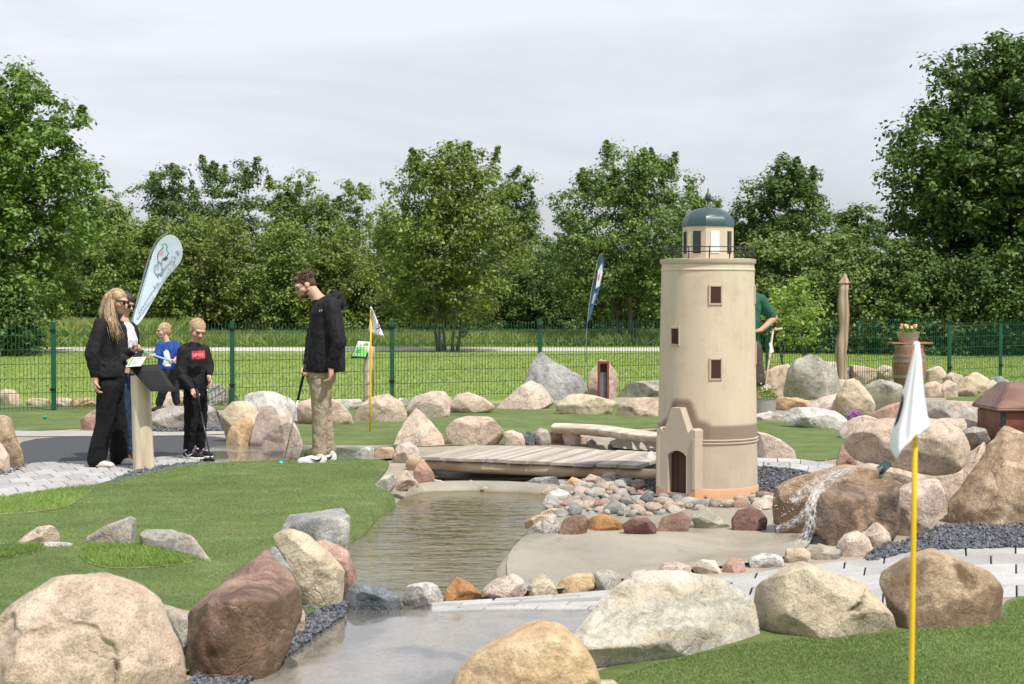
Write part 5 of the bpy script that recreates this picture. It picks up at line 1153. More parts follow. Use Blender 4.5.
def tree(name, label, px, Y, wpx, top, bot, kind, seed, nblob=9, nclump=230, per=46, leaf=.17, trunk_r=.12, stems=1, shape='round', group=None, spire=0, cat='tree', front=1.0, zbase=0.0):
    s = F / Y; base = Q(px, 300, Y); base.z = zbase; Wd = wpx / s; zt_ = Q(px, top, Y).z; zb_ = max(.0, Q(px, bot, Y).z); Hc = zt_ - zb_; rg = np.random.default_rng(seed)
    root = thing(name, label, cat, base, 0, group); bl = []
    for k in range(nblob):
        t = (k + .5) / nblob
        if shape == 'round': env = math.sin(math.pi * min(1, .18 + .80 * t)) ** .6
        elif shape == 'bush': env = math.cos(t * math.pi / 2 * .92) ** .5
        else: env = math.sin(math.pi * (.25 + .62 * t)) ** .8
        a = k * 2.4 + rg.random(); rad_ = Wd * .5 * env; rr = rad_ * rg.uniform(.42, .62) + .15
        bl.append((math.cos(a) * (rad_ - rr) * 1.15, math.sin(a) * (rad_ - rr) * 1.0, zb_ + Hc * (.10 + .82 * t), rr, rr * rg.uniform(.7, 1.0) * .9))
    cs, sg = [], []
    vol = np.array([b[3] ** 2 for b in bl]); vol /= vol.sum()
    for i in range(nclump):
        b = bl[rg.choice(len(bl), p=vol)]; d = rg.normal(size=3); d /= np.linalg.norm(d); r = rg.random() ** .24
        ext = 1 + (.28 * rg.random() if rg.random() < .22 else 0)
        p = np.array([b[0], b[1], b[2]]) + d * np.array([b[3], b[3], b[4]]) * r * ext
        p[2] = min(max(p[2], zb_ * .8 + .1), zt_ - rg.random() * .15)
        cs.append(p); sg.append(np.full(3, rg.uniform(.12, .27) * (.5 + Wd / 13) / ext))
    top_ = sorted(range(len(cs)), key=lambda k_: -cs[k_][2])[:max(12, len(cs) // 6)]
    for i in range(spire):                    # upright shoots growing out of the upper crown
        b = cs[top_[int(rg.integers(len(top_)))]]; hh = Hc * rg.uniform(.05, .10); dx, dy = rg.normal(size=2) * .12
        for q in range(1, 5): cs.append(np.array([b[0] + dx * q / 4, b[1] + dy * q / 4, b[2] + hh * q / 4])); sg.append(np.array([.12, .12, .17]) * (1.15 - q * .2))
    leaf_cloud('crown', np.array(cs), np.array(sg), per, leaf, LV[kind], rg, root)
    bm = bmesh.new()
    for k in range(stems):
        a = 6.28 * k / stems + rg.random(); sp = .0 if stems == 1 else .16 + .03 * stems; lean = (rg.normal() * .1 + math.cos(a) * Wd * .12 * (stems > 1), rg.normal() * .1 + math.sin(a) * Wd * .1 * (stems > 1))
        ht = zb_ + Hc * (.72 if stems == 1 else .55); P = [(sp * math.cos(a) + lean[0] * t ** 1.3 + .06 * math.sin(5 * t + k), sp * math.sin(a) + lean[1] * t ** 1.3, -.15 + (ht + .15) * t) for t in [q / 7 for q in range(8)]]
        tube(bm, P, [trunk_r * (1 - .8 * q / 7) * (1.35 if q == 0 else 1) for q in range(8)], 9, True, .12, k)
        for j in range(7 if stems == 1 else 4):
            t = rg.uniform(.35, .95); o = Vector(P[int(t * 7)]); b = bl[rg.integers(len(bl))]; e = Vector((b[0], b[1], max(b[2], o.z + .3))); m_ = (o + e) / 2 + Vector((0, 0, -.15 * (e - o).length * .3))
            tube(bm, [o, m_, e], [trunk_r * .42 * (1 - t * .5), trunk_r * .25, trunk_r * .06], 6, True)
    bm_obj('trunk', bm, BARK, root, True); return root
T = tree; gb = 'trees and bushes behind the lawn'
# big trees
T('leafy_tree', 'tall light green broad crowned tree at the left edge of the view', 2, 44, 205, 48, 318, 'ash', 11, 18, 900, 62, .15, .2, shape='round', spire=10)
T('leafy_tree', 'big dark maple towering at the right edge of the view', 1000, 46, 245, 22, 322, 'maple', 12, 22, 1300, 64, .17, .24, shape='round')
T('leafy_tree', 'multi stemmed yellowish green tree standing alone on the lawn left of the blue banner', 447, 46.2, 165, 133, 332, 'olive', 13, 16, 680, 54, .12, .05, 5, 'round', spire=14)
T('leafy_tree', 'full green tree with upright shoots directly behind the blue banner', 627, 52, 172, 142, 322, 'cherry', 14, 15, 700, 56, .125, .1, 3, 'round', spire=26)
T('leafy_tree', 'dark oak rising above the hedge just right of the lighthouse dome', 786, 62, 118, 148, 300, 'oak', 15, 13, 480, 50, .15, .15, spire=8)
T('leafy_tree', 'small dark tree top between the oak and the big maple', 862, 64, 74, 194, 310, 'oak', 16, 8, 240, 44, .15, .1, spire=4)
T('sapling', 'slender sapling with bright green leaves behind the man in green', 795, 27.5, 62, 278, 350, 'lime', 17, 8, 62, 20, .08, .03, 2, 'round', spire=4)
# back row of the left thicket
rows_ = [(60, 63, 110, 205, 'hedge', 'round dark bush behind the leafy tree at the left edge'), (112, 62, 92, 190, 'hedge', 'green bush top just right of the leafy tree at the left edge'), (165, 63, 92, 160, 'oak', 'dark pointed tree top above the drop shaped banner'),
 (232, 64, 108, 150, 'oak', 'highest dark tree of the thicket, between banner and man'), (292, 63, 80, 164, 'hedge', 'dark green tree of the thicket above the head of the man'), (340, 62, 92, 178, 'willow', 'light green wispy tree right of the head of the man'),
 (516, 64, 74, 165, 'oak', 'thin dark tree peeking out between the lone tree and the upright shooted tree'), (400, 63, 90, 205, 'hedge', 'bush filling the gap left of the lone tree'), (560, 63, 100, 225, 'willow', 'pale bush between the lone tree and the upright shooted tree'), (738, 63, 72, 200, 'olive', 'yellow green bush beside the lighthouse dome'), (700, 64, 90, 190, 'cherry', 'green bush directly behind the lighthouse gallery')]
for i, (px, Y, w, tp, kd, lb) in enumerate(rows_): T('bushy_tree', lb, px, Y, w * 1.12, tp, 345, kd, 30 + i, 11, 420, 58, .128, .1, 2, 'bush' if tp > 185 else 'col', gb, 8)
front = [(-12, 42.6, 95, 268, 'oak', 'dark low bush under the leafy tree at the left edge'), (-20, 57, 120, 250, 'hedge', 'low bush at the left frame edge'), (88, 57.5, 120, 232, 'hedge', 'dense bush behind the blonde woman'), (150, 56.8, 110, 215, 'hedge', 'dark bush behind the drop shaped banner'), (215, 57.6, 125, 205, 'olive', 'olive bush behind the two boys'), (282, 57, 120, 222, 'hedge', 'leafy bush directly left of the man in the black jacket'), (338, 57.4, 120, 232, 'olive', 'yellowish bush directly right of the man in the black jacket'),
 (395, 58.2, 110, 250, 'hedge', 'shaded bush behind the second timber post'), (455, 58.6, 120, 262, 'oak', 'dark bush behind the stems of the lone tree'), (530, 58.4, 120, 252, 'oak', 'dark bush left of the blue banner'), (600, 58.8, 120, 258, 'oak', 'very dark bush right of the blue banner'), (672, 58, 110, 250, 'hedge', 'dark bush touching the left outline of the lighthouse'),
 (775, 46, 110, 232, 'willow', 'pale willow bush behind the man in green'), (840, 45, 125, 236, 'willow', 'wide willow bush behind the carved post'), (905, 44.4, 120, 240, 'cherry', 'bush behind the barrel'), (965, 43.6, 125, 255, 'oak', 'bush with leaves darkened as maple shade behind the right hand fence posts'), (1040, 43, 130, 240, 'maple', 'dark bush at the right frame edge'), (730, 57, 100, 262, 'hedge', 'low bush hidden mostly by the lighthouse')]  # bushes below the big maple get darker leaves to paint in its shade
for i, (px, Y, w, tp, kd, lb) in enumerate(front): T('bush', lb, px, Y, w * 1.12, tp, 352, kd, 60 + i, 11, 460, 64, .115, .07, 3, 'bush', gb, 5, cat='bush')
# ------------------------------------------------------------------ feather banners
SILV = M('banner pole', (.30, .31, .32), .4, metal=.4, bump=0.0); ICE = M('pale blue banner cloth', (.60, .72, .82), .75, var=.03, vs=2, bs=150, bump=.05); NAVY = M('blue banner cloth', (.035, .085, .20), .6, var=.25, vs=1.2, bs=60, bump=.1)
def banner(label, outline, pole_px, Y, mat, prints=None):
    pb_ = G(*pole_px[-1]); base = Q(pole_px[-1][0], 300, Y); base.z = 0; t = thing('feather_banner', label, 'banner', base)
    bm = bmesh.new(); O = chaikin([Vector(p) for p in outline], 2); prism(bm, [Q(p.x, p.y, Y) - base + Vector((0, .05 * math.sin(p.y * .05), 0)) for p in O], (0, .004, 0)); c = bm_obj('cloth', bm, mat, t)
    bm = bmesh.new(); P = chaikin([Vector(p) for p in pole_px[:-1]], 2, False); P3 = [Q(p.x, p.y, Y + .012) - base + Vector((0, .05 * math.sin(p.y * .05), 0)) for p in P] + [Vector((0, 0, -.05))]
    tube(bm, P3[::-1], .010, 8); bm_obj('pole', bm, SILV, t, True); return t, c, base
Yb_ = 19.5
t, c, base = banner('pale blue drop shaped feather banner with red and dark logo behind the women', pts('133,322 137,304 141,288 147,268 155,247 162,238 170,234 178,237 183,247 182,258 178,265 163,281 152,302 141,322 136,326'), pts('168,233.5 160,238 153,247 146,265 140,286 136,303 132.5,322 131,345 130.5,420'), Yb_, ICE)
GRY = M('grey print', (.10, .12, .16), .7, bump=0.0); REDP = M('red print', (.62, .05, .06), .7, bump=0.0)
def put_text(txt, h, px, py, ang, mat, shear=0.0, dy=-.02):
    me = text_mesh(txt, h, .0008, shear); o = mesh_obj('print', me, mat, c, False)
    o.matrix_local = Matrix.Translation(Q(px, py, Yb_) - base + Vector((0, dy + .05 * math.sin(py * .05), 0))) @ Matrix.Rotation(R(90), 4, 'X') @ Matrix.Rotation(R(ang), 4, 'Z'); return o
put_text("Pommer's B", .085, 168.5, 265.5, 50, GRY, .3, -.075); put_text('PEP', .06, 162, 254.5, 40, REDP, 0, -.075); put_text('www.pommers-b.de', .055, 149.5, 298, 57, GRY, 0, -.09)
bm = bmesh.new(); lg = pts('157,257 158.5,252 161,250 163.5,247.5 162.5,245 165.5,243.5 167.5,246.5 166.5,250 168.5,253 166,257.5 162,259.5 161,264 158,262 157,257'); P = [Q(a, b, Yb_ - .075) - base + Vector((0, .05 * math.sin(b * .05), 0)) for a, b in lg]; tube(bm, P, .006, 5); bm_obj('print', bm, GRY, c)
bm = bmesh.new(); bm.faces.new([bm.verts.new(Q(a, b, Yb_ - .075) - base + Vector((0, .05 * math.sin(b * .05), 0))) for a, b in pts('163,258 166,256 168,258 166,260.5 163,261')]); bm_obj('print', bm, GRY, c)
Yb_ = 38.0
t, c, base = banner('slim dark blue feather banner with white and red print in front of the trees', pts('588,320 590,303 594,285 598,266 600.5,256 602,253.5 604,259 604,268 600,288 594,305 589.5,321'), pts('602,253 599.5,256 596.5,266 592.5,285 589.5,303 587.5,320 586.3,335 586,352'), Yb_, NAVY)
WPR = M('white print', (.62, .66, .72), .7, bump=0.0)
for o_, m_ in (('598,270 602,263 602.5,272 599.5,286 595.5,289 597,279', WPR), ('598.2,276 600.6,271 600.2,277 597.8,281', REDP)):
    bm = bmesh.new(); k = -.075 if m_ is WPR else -.08; bm.faces.new([bm.verts.new(Q(a, b, Yb_) - base + Vector((0, k + .05 * math.sin(b * .05) + .0, 0))) for a, b in pts(o_)]); bm_obj('print', bm, m_, c)
put_text('www.', .12, 593.5, 298, 74, WPR, 0, -.08)
# tools leaning behind the man in green
p = G(762, 414); q = Q(773, 330, p.y + .25); lt_ = thing('garden_rake', 'wooden handled rake with white tag leaning behind the man in green', 'rake', p)
bm = bmesh.new(); tube(bm, [(0, 0, .02), Vector(q) - p], .016, 8); bm_obj('handle', bm, HANDLE, lt_, True)
bm = bmesh.new(); e = Vector(q) - p; tube(bm, [e + Vector((-.02, 0, -.005)), e + Vector((.13, 0, .02))], .018, 8); bm_obj('crosspiece', bm, HANDLE, lt_, True)
bm = bmesh.new(); bm.faces.new([bm.verts.new(Q(a, b, p.y + .1) - p) for a, b in ((769, 343), (772, 342), (774, 352), (771, 353))]); bm_obj('label_tag', bm, PAPER, lt_)
# ------------------------------------------------------------------ people
def skin_mat(name, c):
    t = NT(name); f = t.noise(t.coord('Object'), 9, 4); col = t.ramp(f, [(.3, sc(c, .9)), (.7, sc(c, 1.08))]); p = t.principled(Base_Color=col, Roughness=.5, Specular_IOR_Level=.35)
    p.inputs['Subsurface Weight'].default_value = .12; p.inputs['Subsurface Radius'].default_value = (.012, .005, .003); return t.m
SKIN = skin_mat('skin', (.56, .34, .25)); SKIN2 = skin_mat('tanned skin', (.50, .27, .19))
def cloth_mat(name, c, rough=.85, wr=.5, var=.2, spec=.25):
    t = NT(name); q = t.coord('Object'); f = t.noise(q, 6, 5); col = t.ramp(f, [(.3, sc(c, 1 - var)), (.7, sc(c, 1 + var))]); h = t.noise(t.coord('Object', (1, 1, .6)), 11, 4, .6, 1.2); g = t.noise(q, 300, 2)
    t.principled(Base_Color=col, Roughness=rough, Specular_IOR_Level=spec, Normal=t.bump(g, .12, .002, t.bump(h, min(1, wr * 1.5), .04))); return t.m
BLACKC = cloth_mat('black jacket cloth', (.012, .012, .014), .75); BLACKP_ = cloth_mat('black trouser cloth', (.008, .008, .009), .9); KHAKI = cloth_mat('khaki cloth', (.36, .29, .205), wr=.8)
BLUEC = cloth_mat('royal blue cotton', (.02, .06, .26)); DENIM = cloth_mat('blue denim', (.03, .05, .10)); DARKP = cloth_mat('dark grey trousers', (.02, .022, .026)); GREENC = cloth_mat('green shirt cloth', (.03, .12, .075)); SHORT = cloth_mat('brown grey shorts', (.075, .062, .052)); WHITEC = cloth_mat('white shirt cloth', (.72, .72, .72))
SHOEW = cloth_mat('white shoe leather', (.68, .67, .65), .5, .15, .05); SHOET = cloth_mat('cream shoe leather', (.58, .54, .48), .6, .15, .05); SHOEB = cloth_mat('black shoe', (.012, .012, .013), .5, .15); BOOT = cloth_mat('brown boot leather', (.13, .06, .03), .5); SOCK = cloth_mat('green and yellow sock', (.10, .30, .06), .9)
def hair_mat(name, a, b):
    t = NT(name); n = t.noise(t.coord('Object', (1, 1, .12)), 70, 4, .6); t.principled(Base_Color=t.ramp(n, [(.3, a), (.7, b)]), Roughness=.45, Specular_IOR_Level=.45, Normal=t.bump(n, .7, .006)); return t.m
BLOND = hair_mat('blonde hair', (.22, .145, .075), (.50, .37, .215)); BROWNH = hair_mat('brown hair', (.045, .022, .013), (.12, .06, .034)); DARKH = hair_mat('dark hair', (.02, .013, .01), (.06, .04, .03)); FAIRH = hair_mat('fair short hair', (.36, .25, .13), (.60, .45, .27))
EYE = M('dark iris', (.02, .015, .012), .2, bump=0.0); LIP = M('lips', (.36, .15, .12), .5, bump=0.0); LENS = M('dark sunglasses', (.008, .008, .01), .15, bump=0.0)
def cap(bm, a, ra, b, rb, seg=12, fl=None):
    a, b = Vector(a), Vector(b); d = b - a
    if d.length < 1e-6: d = Vector((0, 0, 1e-4))
    L = d.length; d.normalize(); P, Rr = [], []
    for k in range(5): t = math.pi / 2 * (1 - k / 4); P.append(a - d * ra * math.sin(t)); Rr.append(max(ra * math.cos(t), ra * .02))
    for k in range(1, 5): t = math.pi / 2 * k / 4; P.append(b + d * rb * math.sin(t)); Rr.append(max(rb * math.cos(t), rb * .02))
    P.insert(5, b); Rr.insert(5, rb); tube(bm, P, Rr, seg)
def ell(bm, c, rx, ry, rz, ax):            # ax = 3 unit axes
    m = Matrix(((ax[0].x * rx, ax[1].x * ry, ax[2].x * rz, c.x), (ax[0].y * rx, ax[1].y * ry, ax[2].y * rz, c.y), (ax[0].z * rx, ax[1].z * ry, ax[2].z * rz, c.z), (0, 0, 0, 1)))
    bmesh.ops.create_uvsphere(bm, u_segments=20, v_segments=14, radius=1, matrix=m)
UP = Vector((0, 0, 1))
def head_axes(f, tilt_up):
    f = Vector(f).normalized(); u = Vector(tilt_up); u = (u - f * u.dot(f)).normalized(); return f.cross(u), f, u
def head(bm, c, ax, h):
    r, f, u = ax; E = lambda a, b, d, x, y, z: ell(bm, c + r * a * h + f * b * h + u * d * h, x * h, y * h, z * h, ax)
    E(0, -.07, .12, .325, .41, .37); E(0, .10, -.06, .275, .29, .37); E(0, .16, -.30, .20, .21, .17); E(0, .26, -.40, .11, .10, .08); E(0, .30, .12, .24, .10, .07)
    cap(bm, c + f * .36 * h + u * .06 * h, .028 * h, c + f * .465 * h - u * .085 * h, .05 * h, 8); E(.05, .41, -.09, .045, .05, .035); E(-.05, .41, -.09, .045, .05, .035); E(0, .365, -.215, .10, .045, .045)
    for s in (1, -1): E(.33 * s, -.02, -.03, .03, .075, .12); E(.17 * s, .20, -.10, .12, .14, .12)
def hand(bm, w, d, pn_, th, sc_=1.0, curl=.5):
    d = Vector(d).normalized(); pn_ = Vector(pn_); pn_ = (pn_ - d * pn_.dot(d)).normalized(); s = d.cross(pn_) * th; k = sc_
    cap(bm, w, .027 * k, w + d * .05 * k, .026 * k, 10)
    for j, (o, L) in enumerate(((.030, .072), (.011, .082), (-.009, .076), (-.028, .06))):
        b = w + (d * .070 + s * o) * k; cap(bm, w + (d * .015 + s * o * .7) * k, .014 * k, b, .0125 * k, 8)
        a1 = curl * .8; v1 = d * math.cos(a1) + pn_ * math.sin(a1); p1 = b + v1 * L * .45 * k; a2 = curl * 2.0; v2 = d * math.cos(a2) + pn_ * math.sin(a2); p2 = p1 + v2 * L * .32 * k; a3 = curl * 3.0; v3 = d * math.cos(a3) + pn_ * math.sin(a3); p3 = p2 + v3 * L * .26 * k
        for x, y, r1_, r2_ in ((b, p1, .0105, .0095), (p1, p2, .0095, .0088), (p2, p3, .0088, .0075)): cap(bm, x, r1_ * k, y, r2_ * k, 8)
    t0 = w + (d * .018 + s * .026) * k; v = (d * .6 + s * .65 + pn_ * (.35 + .4 * curl)).normalized(); t1 = t0 + v * .042 * k; t2 = t1 + (d * .8 + pn_ * .5 + s * .1).normalized() * .032 * k; cap(bm, t0, .015 * k, t1, .0115 * k, 8); cap(bm, t1, .0115 * k, t2, .009 * k, 8)
def shoe(bm, heel, toe, k=1.0, hgt=.075):
    heel, toe = Vector(heel), Vector(toe); d = toe - heel; d.z = 0; L = d.length; d.normalize(); s = Vector((-d.y, d.x, 0)); ax = (d, s, UP); z = heel.z
    ell(bm, heel + d * L * .22 + UP * hgt * .5, L * .26, .042 * k, hgt * .62, ax); ell(bm, heel + d * L * .50 + UP * hgt * .42, L * .36, .043 * k, hgt * .52, ax); ell(bm, heel + d * L * .76 + UP * hgt * .34, L * .27, .050 * k, hgt * .42, ax); ell(bm, heel + d * L * .22 + UP * hgt * 1.0, L * .17, .040 * k, hgt * .5, ax)
    t = bmesh.new(); cap(t, heel + d * L * .16 + UP * .014, .040 * k, heel + d * L * .84 + UP * .014, .047 * k, 14)
    for v in t.verts: v.co.z = z + min(max(v.co.z - z, .0), .03)
    merge(bm, t)
class Person:
    def __init__(s, label, loc):
        s.o = Vector(loc); s.label = label
    def J(s, px, py, dy=0.0): return Q(px, py, s.o.y + dy) - s.o
    def body(s, bm, mat, voxel=.0065): 
        me = remesh(bm, voxel, 3); s.root = mesh_obj('person', me, mat); s.root.location = s.o; tag(s.root, s.label, 'person'); return s.root
    def wear(s, name, bm, mat, voxel=.009, sm_=5, wr=.006, wf=9, seed=0): return mesh_obj(name, remesh(bm, voxel, sm_, wr, wf, seed), mat, s.root)
    def face(s, c, ax, h, eyes=True):
        r, f, u = ax
        if eyes:
            for k in (-1, 1):
                bm = bmesh.new(); ell(bm, c + f * .365 * h + r * .135 * h * k + u * .02 * h, .05 * h, .03 * h, .026 * h, ax); mesh_obj('eye', remesh_none(bm), EYE, s.root)
                bm = bmesh.new(); cap(bm, c + f * .375 * h + r * .08 * h * k + u * .095 * h, .012 * h, c + f * .34 * h + r * .2 * h * k + u * .10 * h, .01 * h, 6); mesh_obj('eyebrow', remesh_none(bm), BROWNH, s.root)
        bm = bmesh.new(); ell(bm, c + f * .385 * h - u * .215 * h, .085 * h, .035 * h, .022 * h, ax); mesh_obj('mouth', remesh_none(bm), LIP, s.root)
def remesh_none(bm):
    bmesh.ops.recalc_face_normals(bm, faces=bm.faces); me = bpy.data.meshes.new('m'); bm.to_mesh(me); bm.free(); return me
def shorthair(bm, c, ax, h, vol=1.0, back=-.14):
    r, f, u = ax; ell(bm, c - f * .085 * h + u * .165 * h, .345 * h * vol, .415 * h * vol, .365 * h * vol, ax); ell(bm, c - f * .22 * h + u * .0 * h, .30 * h, .25 * h, .30 * h, ax)
    for k in (-1, 1): ell(bm, c + r * .27 * h * k - f * .03 * h + u * .13 * h, .07 * h, .16 * h, .18 * h, ax)
def loft(bm, P, rings, q1, q2):            # closed elliptical sleeve through a list of (px, py, half width, half depth)
    t = bmesh.new(); prev = None; n = 28
    for (px, py, a, b) in rings:
        c = P.J(px, py); r = [t.verts.new(c + q1 * a * math.cos(6.2832 * k / n) + q2 * b * math.sin(6.2832 * k / n)) for k in range(n)]
        if prev:
            for k in range(n): t.faces.new((prev[k], prev[(k + 1) % n], r[(k + 1) % n], r[k]))
        else: t.faces.new(r)
        prev = r
    t.faces.new(prev); bmesh.ops.recalc_face_normals(t, faces=t.faces); merge(bm, t)
def locks(P, root_obj, mat, paths, n, spread, r, seed=1):       # loose strands laid over a head of hair, joined into the hair mesh
    rg = np.random.default_rng(seed); bm = bmesh.new(); bm.from_mesh(root_obj.data)
    for k in range(n):
        pth = paths[k % len(paths)]; o = Vector(rg.normal(size=3)) * spread; a = rg.uniform(.0, .35); b = rg.uniform(.75, 1.08); q = []
        for i in range(7):
            t = (a + (b - a) * i / 6) * (len(pth) - 1); i0 = min(int(t), len(pth) - 2); q.append(pth[i0].lerp(pth[i0 + 1], t - i0) + o * (.6 + .8 * i / 6) + Vector(rg.normal(size=3)) * .004)
        tube(bm, q, [r * (.5 + .9 * math.sin(math.pi * min(.95, .15 + i / 7))) for i in range(7)], 5)
    bm.to_mesh(root_obj.data); bm.free(); root_obj.data.polygons.foreach_set('use_smooth', [True] * len(root_obj.data.polygons))
def tufts(root_obj, c, ax, h, n, L, seed=2, back=1.0):
    rg = np.random.default_rng(seed); r, f, u = ax; bm = bmesh.new(); bm.from_mesh(root_obj.data)
    for k in range(n):
        d = Vector(rg.normal(size=3)); d.normalize(); p = r * d.x * .345 * h + f * (d.y * .41 * h - .085 * h) + u * (abs(d.z) * .37 * h + .165 * h)
        if d.y > .55 and abs(d.z) < .55: continue
        nrm_ = (r * d.x + f * d.y + u * abs(d.z)).normalized(); t = (u * .1 - f * .9 * back + r * rg.normal() * .4).normalized(); b_ = c + p * .985; tube(bm, [b_, b_ + (nrm_ * .16 + t * .55) * L, b_ + (nrm_ * .12 + t * 1.05) * L], [.005, .004, .0012], 5)
    bm.to_mesh(root_obj.data); bm.free(); root_obj.data.polygons.foreach_set('use_smooth', [True] * len(root_obj.data.polygons))
def limbs(bm, *segs):
    for a, ra, b, rb in segs: cap(bm, a, ra, b, rb, 14)
# ---------------- man in black jacket
m = Person('man in black hooded jacket and khaki trousers looking down at his putter', G(318, 463.5)); J = m.J
hc = J(305, 285.5); ax = head_axes((-1, -.34, -.60), (-.42, 0, 1)); h = .235; neck = J(319, 300); bm = bmesh.new(); head(bm, hc, ax, h); limbs(bm, (neck, .06, hc - ax[2] * .03 - ax[1] * .03, .056))
shN, shF = J(331, 306, -.17), J(323, 305, .20); chest = J(326, 322); pel = J(321, 372)
ell(bm, chest, .12, .19, .20, (Vector((1, 0, 0)), Vector((0, 1, 0)), UP)); limbs(bm, (neck, .07, chest, .11), (chest, .13, pel, .13))
eN, wN = J(339, 342, -.27), J(331, 368, -.25); eF, wF = J(313, 340, .14), J(307, 366, -.06)
limbs(bm, (shN, .06, eN, .048), (eN, .046, wN, .03), (shF, .06, eF, .048), (eF, .046, wF, .03)); hand(bm, wN + Vector((0, 0, -.01)), (-.05, 0, -1), (-1, .1, 0), 1, 1.05, .55); hand(bm, wF, (-.12, -.1, -1), (.3, -1, 0), 1, 1.0, .95)
hpN, hpF = J(321, 376, -.09), J(319, 376, .09); kN, kF = J(320, 415, -.10), J(324, 414, .12); aN, aF = J(320, 455, -.10), J(330, 452, .13)
limbs(bm, (pel, .13, hpN, .10), (pel, .13, hpF, .10), (hpN, .085, kN, .06), (kN, .058, aN, .042), (hpF, .085, kF, .06), (kF, .058, aF, .042)); limbs(bm, (aN, .042, aN + Vector((-.12, 0, -.05)), .03), (aF, .042, aF + Vector((-.12, 0, -.05)), .03))
m.body(bm, SKIN); m.face(hc, ax, h)
bm = bmesh.new(); shorthair(bm, hc, ax, h, .985); ell(bm, hc + ax[1] * .18 * h + ax[2] * .40 * h, .2 * h, .18 * h, .12 * h, ax); tufts(m.wear('hair', bm, BROWNH, .006, 3, .002, 26), hc, ax, h, 420, .024)
bm = bmesh.new(); ell(bm, hc + ax[1] * .19 * h - ax[2] * .335 * h, .205 * h, .215 * h, .14 * h, ax); ell(bm, hc + ax[1] * .08 * h - ax[2] * .24 * h, .272 * h, .21 * h, .105 * h, ax); m.wear('beard', bm, BROWNH, .006, 1, .003, 30)
bm = bmesh.new(); r, f, u = ax
for k in (-1, 1):
    cc = hc + f * .42 * h + r * .15 * h * k + u * .0 * h; P = [cc + r * math.cos(t) * .105 * h + u * math.sin(t) * .09 * h for t in [6.28 * q / 12 for q in range(13)]]; tube(bm, P, .0018, 5); tube(bm, [cc + r * .1 * h * k, hc + r * .34 * h * k + u * .03 * h - f * .02 * h], .002, 5)
bm_obj('glasses', bm, LENS, m.root)
bm = bmesh.new(); fx, fy = Vector((1, 0, 0)), Vector((0, 1, 0))
loft(bm, m, [(325, 300.5, .06, .12), (326, 304, .11, .20), (325, 312, .145, .225), (326, 325, .16, .225), (326.5, 340, .172, .23), (326, 355, .183, .235), (326, 367, .19, .235), (326, 371.5, .185, .23)], fx, fy)
limbs(bm, (shN, .09, eN, .075), (eN, .074, J(332, 364, -.25), .052), (shF, .09, eF, .075), (eF, .072, wF + Vector((.01, 0, .03)), .05), (neck + Vector((.01, 0, -.035)), .085, chest, .13))
ell(bm, J(336, 297, .0), .085, .13, .055, head_axes((0, 1, 0), (-.55, 0, 1))); ell(bm, J(341, 303, 0), .05, .12, .07, (fx, fy, UP)); ell(bm, J(327, 300, -.03), .08, .12, .04, head_axes((0, 1, 0), (-.6, 0, 1)))
m.wear('jacket', bm, BLACKC, .009, 12, .006, 9)
bm = bmesh.new(); ell(bm, J(318.5, 300.5, 0), .05, .06, .03, head_axes((0, 1, 0), (-.5, 0, 1))); m.wear('shirt_collar', bm, M('grey shirt', (.35, .36, .38), .8), .006, 3, 0)
bm = bmesh.new(); limbs(bm, (J(321, 366), .15, J(321, 376), .145), (hpN, .112, kN, .078), (kN, .077, J(319, 446, -.10), .068), (hpF, .112, kF, .078), (kF, .077, J(328, 444, .13), .066), (J(319, 446, -.1), .07, J(319.5, 452, -.10), .075), (J(328, 444, .13), .07, J(328.5, 450, .13), .073)); m.wear('trousers', bm, KHAKI, .009, 6, .004, 15)
for (hx, hy, tx, ty, dy) in ((326, 463, 298, 465.5, -.12), (336, 460.5, 312, 462, .12)):
    bm = bmesh.new(); a = J(hx, hy, dy); b = J(tx, ty, dy - .04); a.z = b.z = .012; shoe(bm, a, b, 1.12, .085); sh_ = m.wear('shoe', bm, SHOEW, .007, 3, 0)
    d = (b - a).normalized(); s_ = Vector((d.y, -d.x, 0)); s_ = s_ if s_.y < 0 else -s_; L = (b - a).length
    bm = bmesh.new(); top_ = [(.16, .075), (.26, .048), (.36, .04), (.50, .052), (.66, .078)]; bot_ = [(.50, .040), (.38, .024), (.27, .026), (.20, .045)]
    bm.faces.new([bm.verts.new(a + d * L * (q - .02) + UP * zq + s_ * (.056 - .006 * abs(q - .45) * 6)) for q, zq in top_ + bot_]); mo = bm_obj('shoe_mark', bm, INK, sh_)
bm = bmesh.new()
for px, py in ((319, 310), (321, 309.5)): bm.faces.new([bm.verts.new(J(px + a, py + b, -.262)) for a, b in ((0, 0), (1.3, -.2), (1.1, 1.8), (.2, 1.8))])
bm_obj('chest_mark', bm, M('grey print', (.3, .3, .3), .7, bump=0.0), m.root)
putter('steel putter with black grip held by the man in the black jacket', m.o + wF + Vector((-.005, -.045, .02)), G(284, 462.5, .012), .36, (-1, .15, 0), STEEL, STEEL, GRIP, .0075, .12)
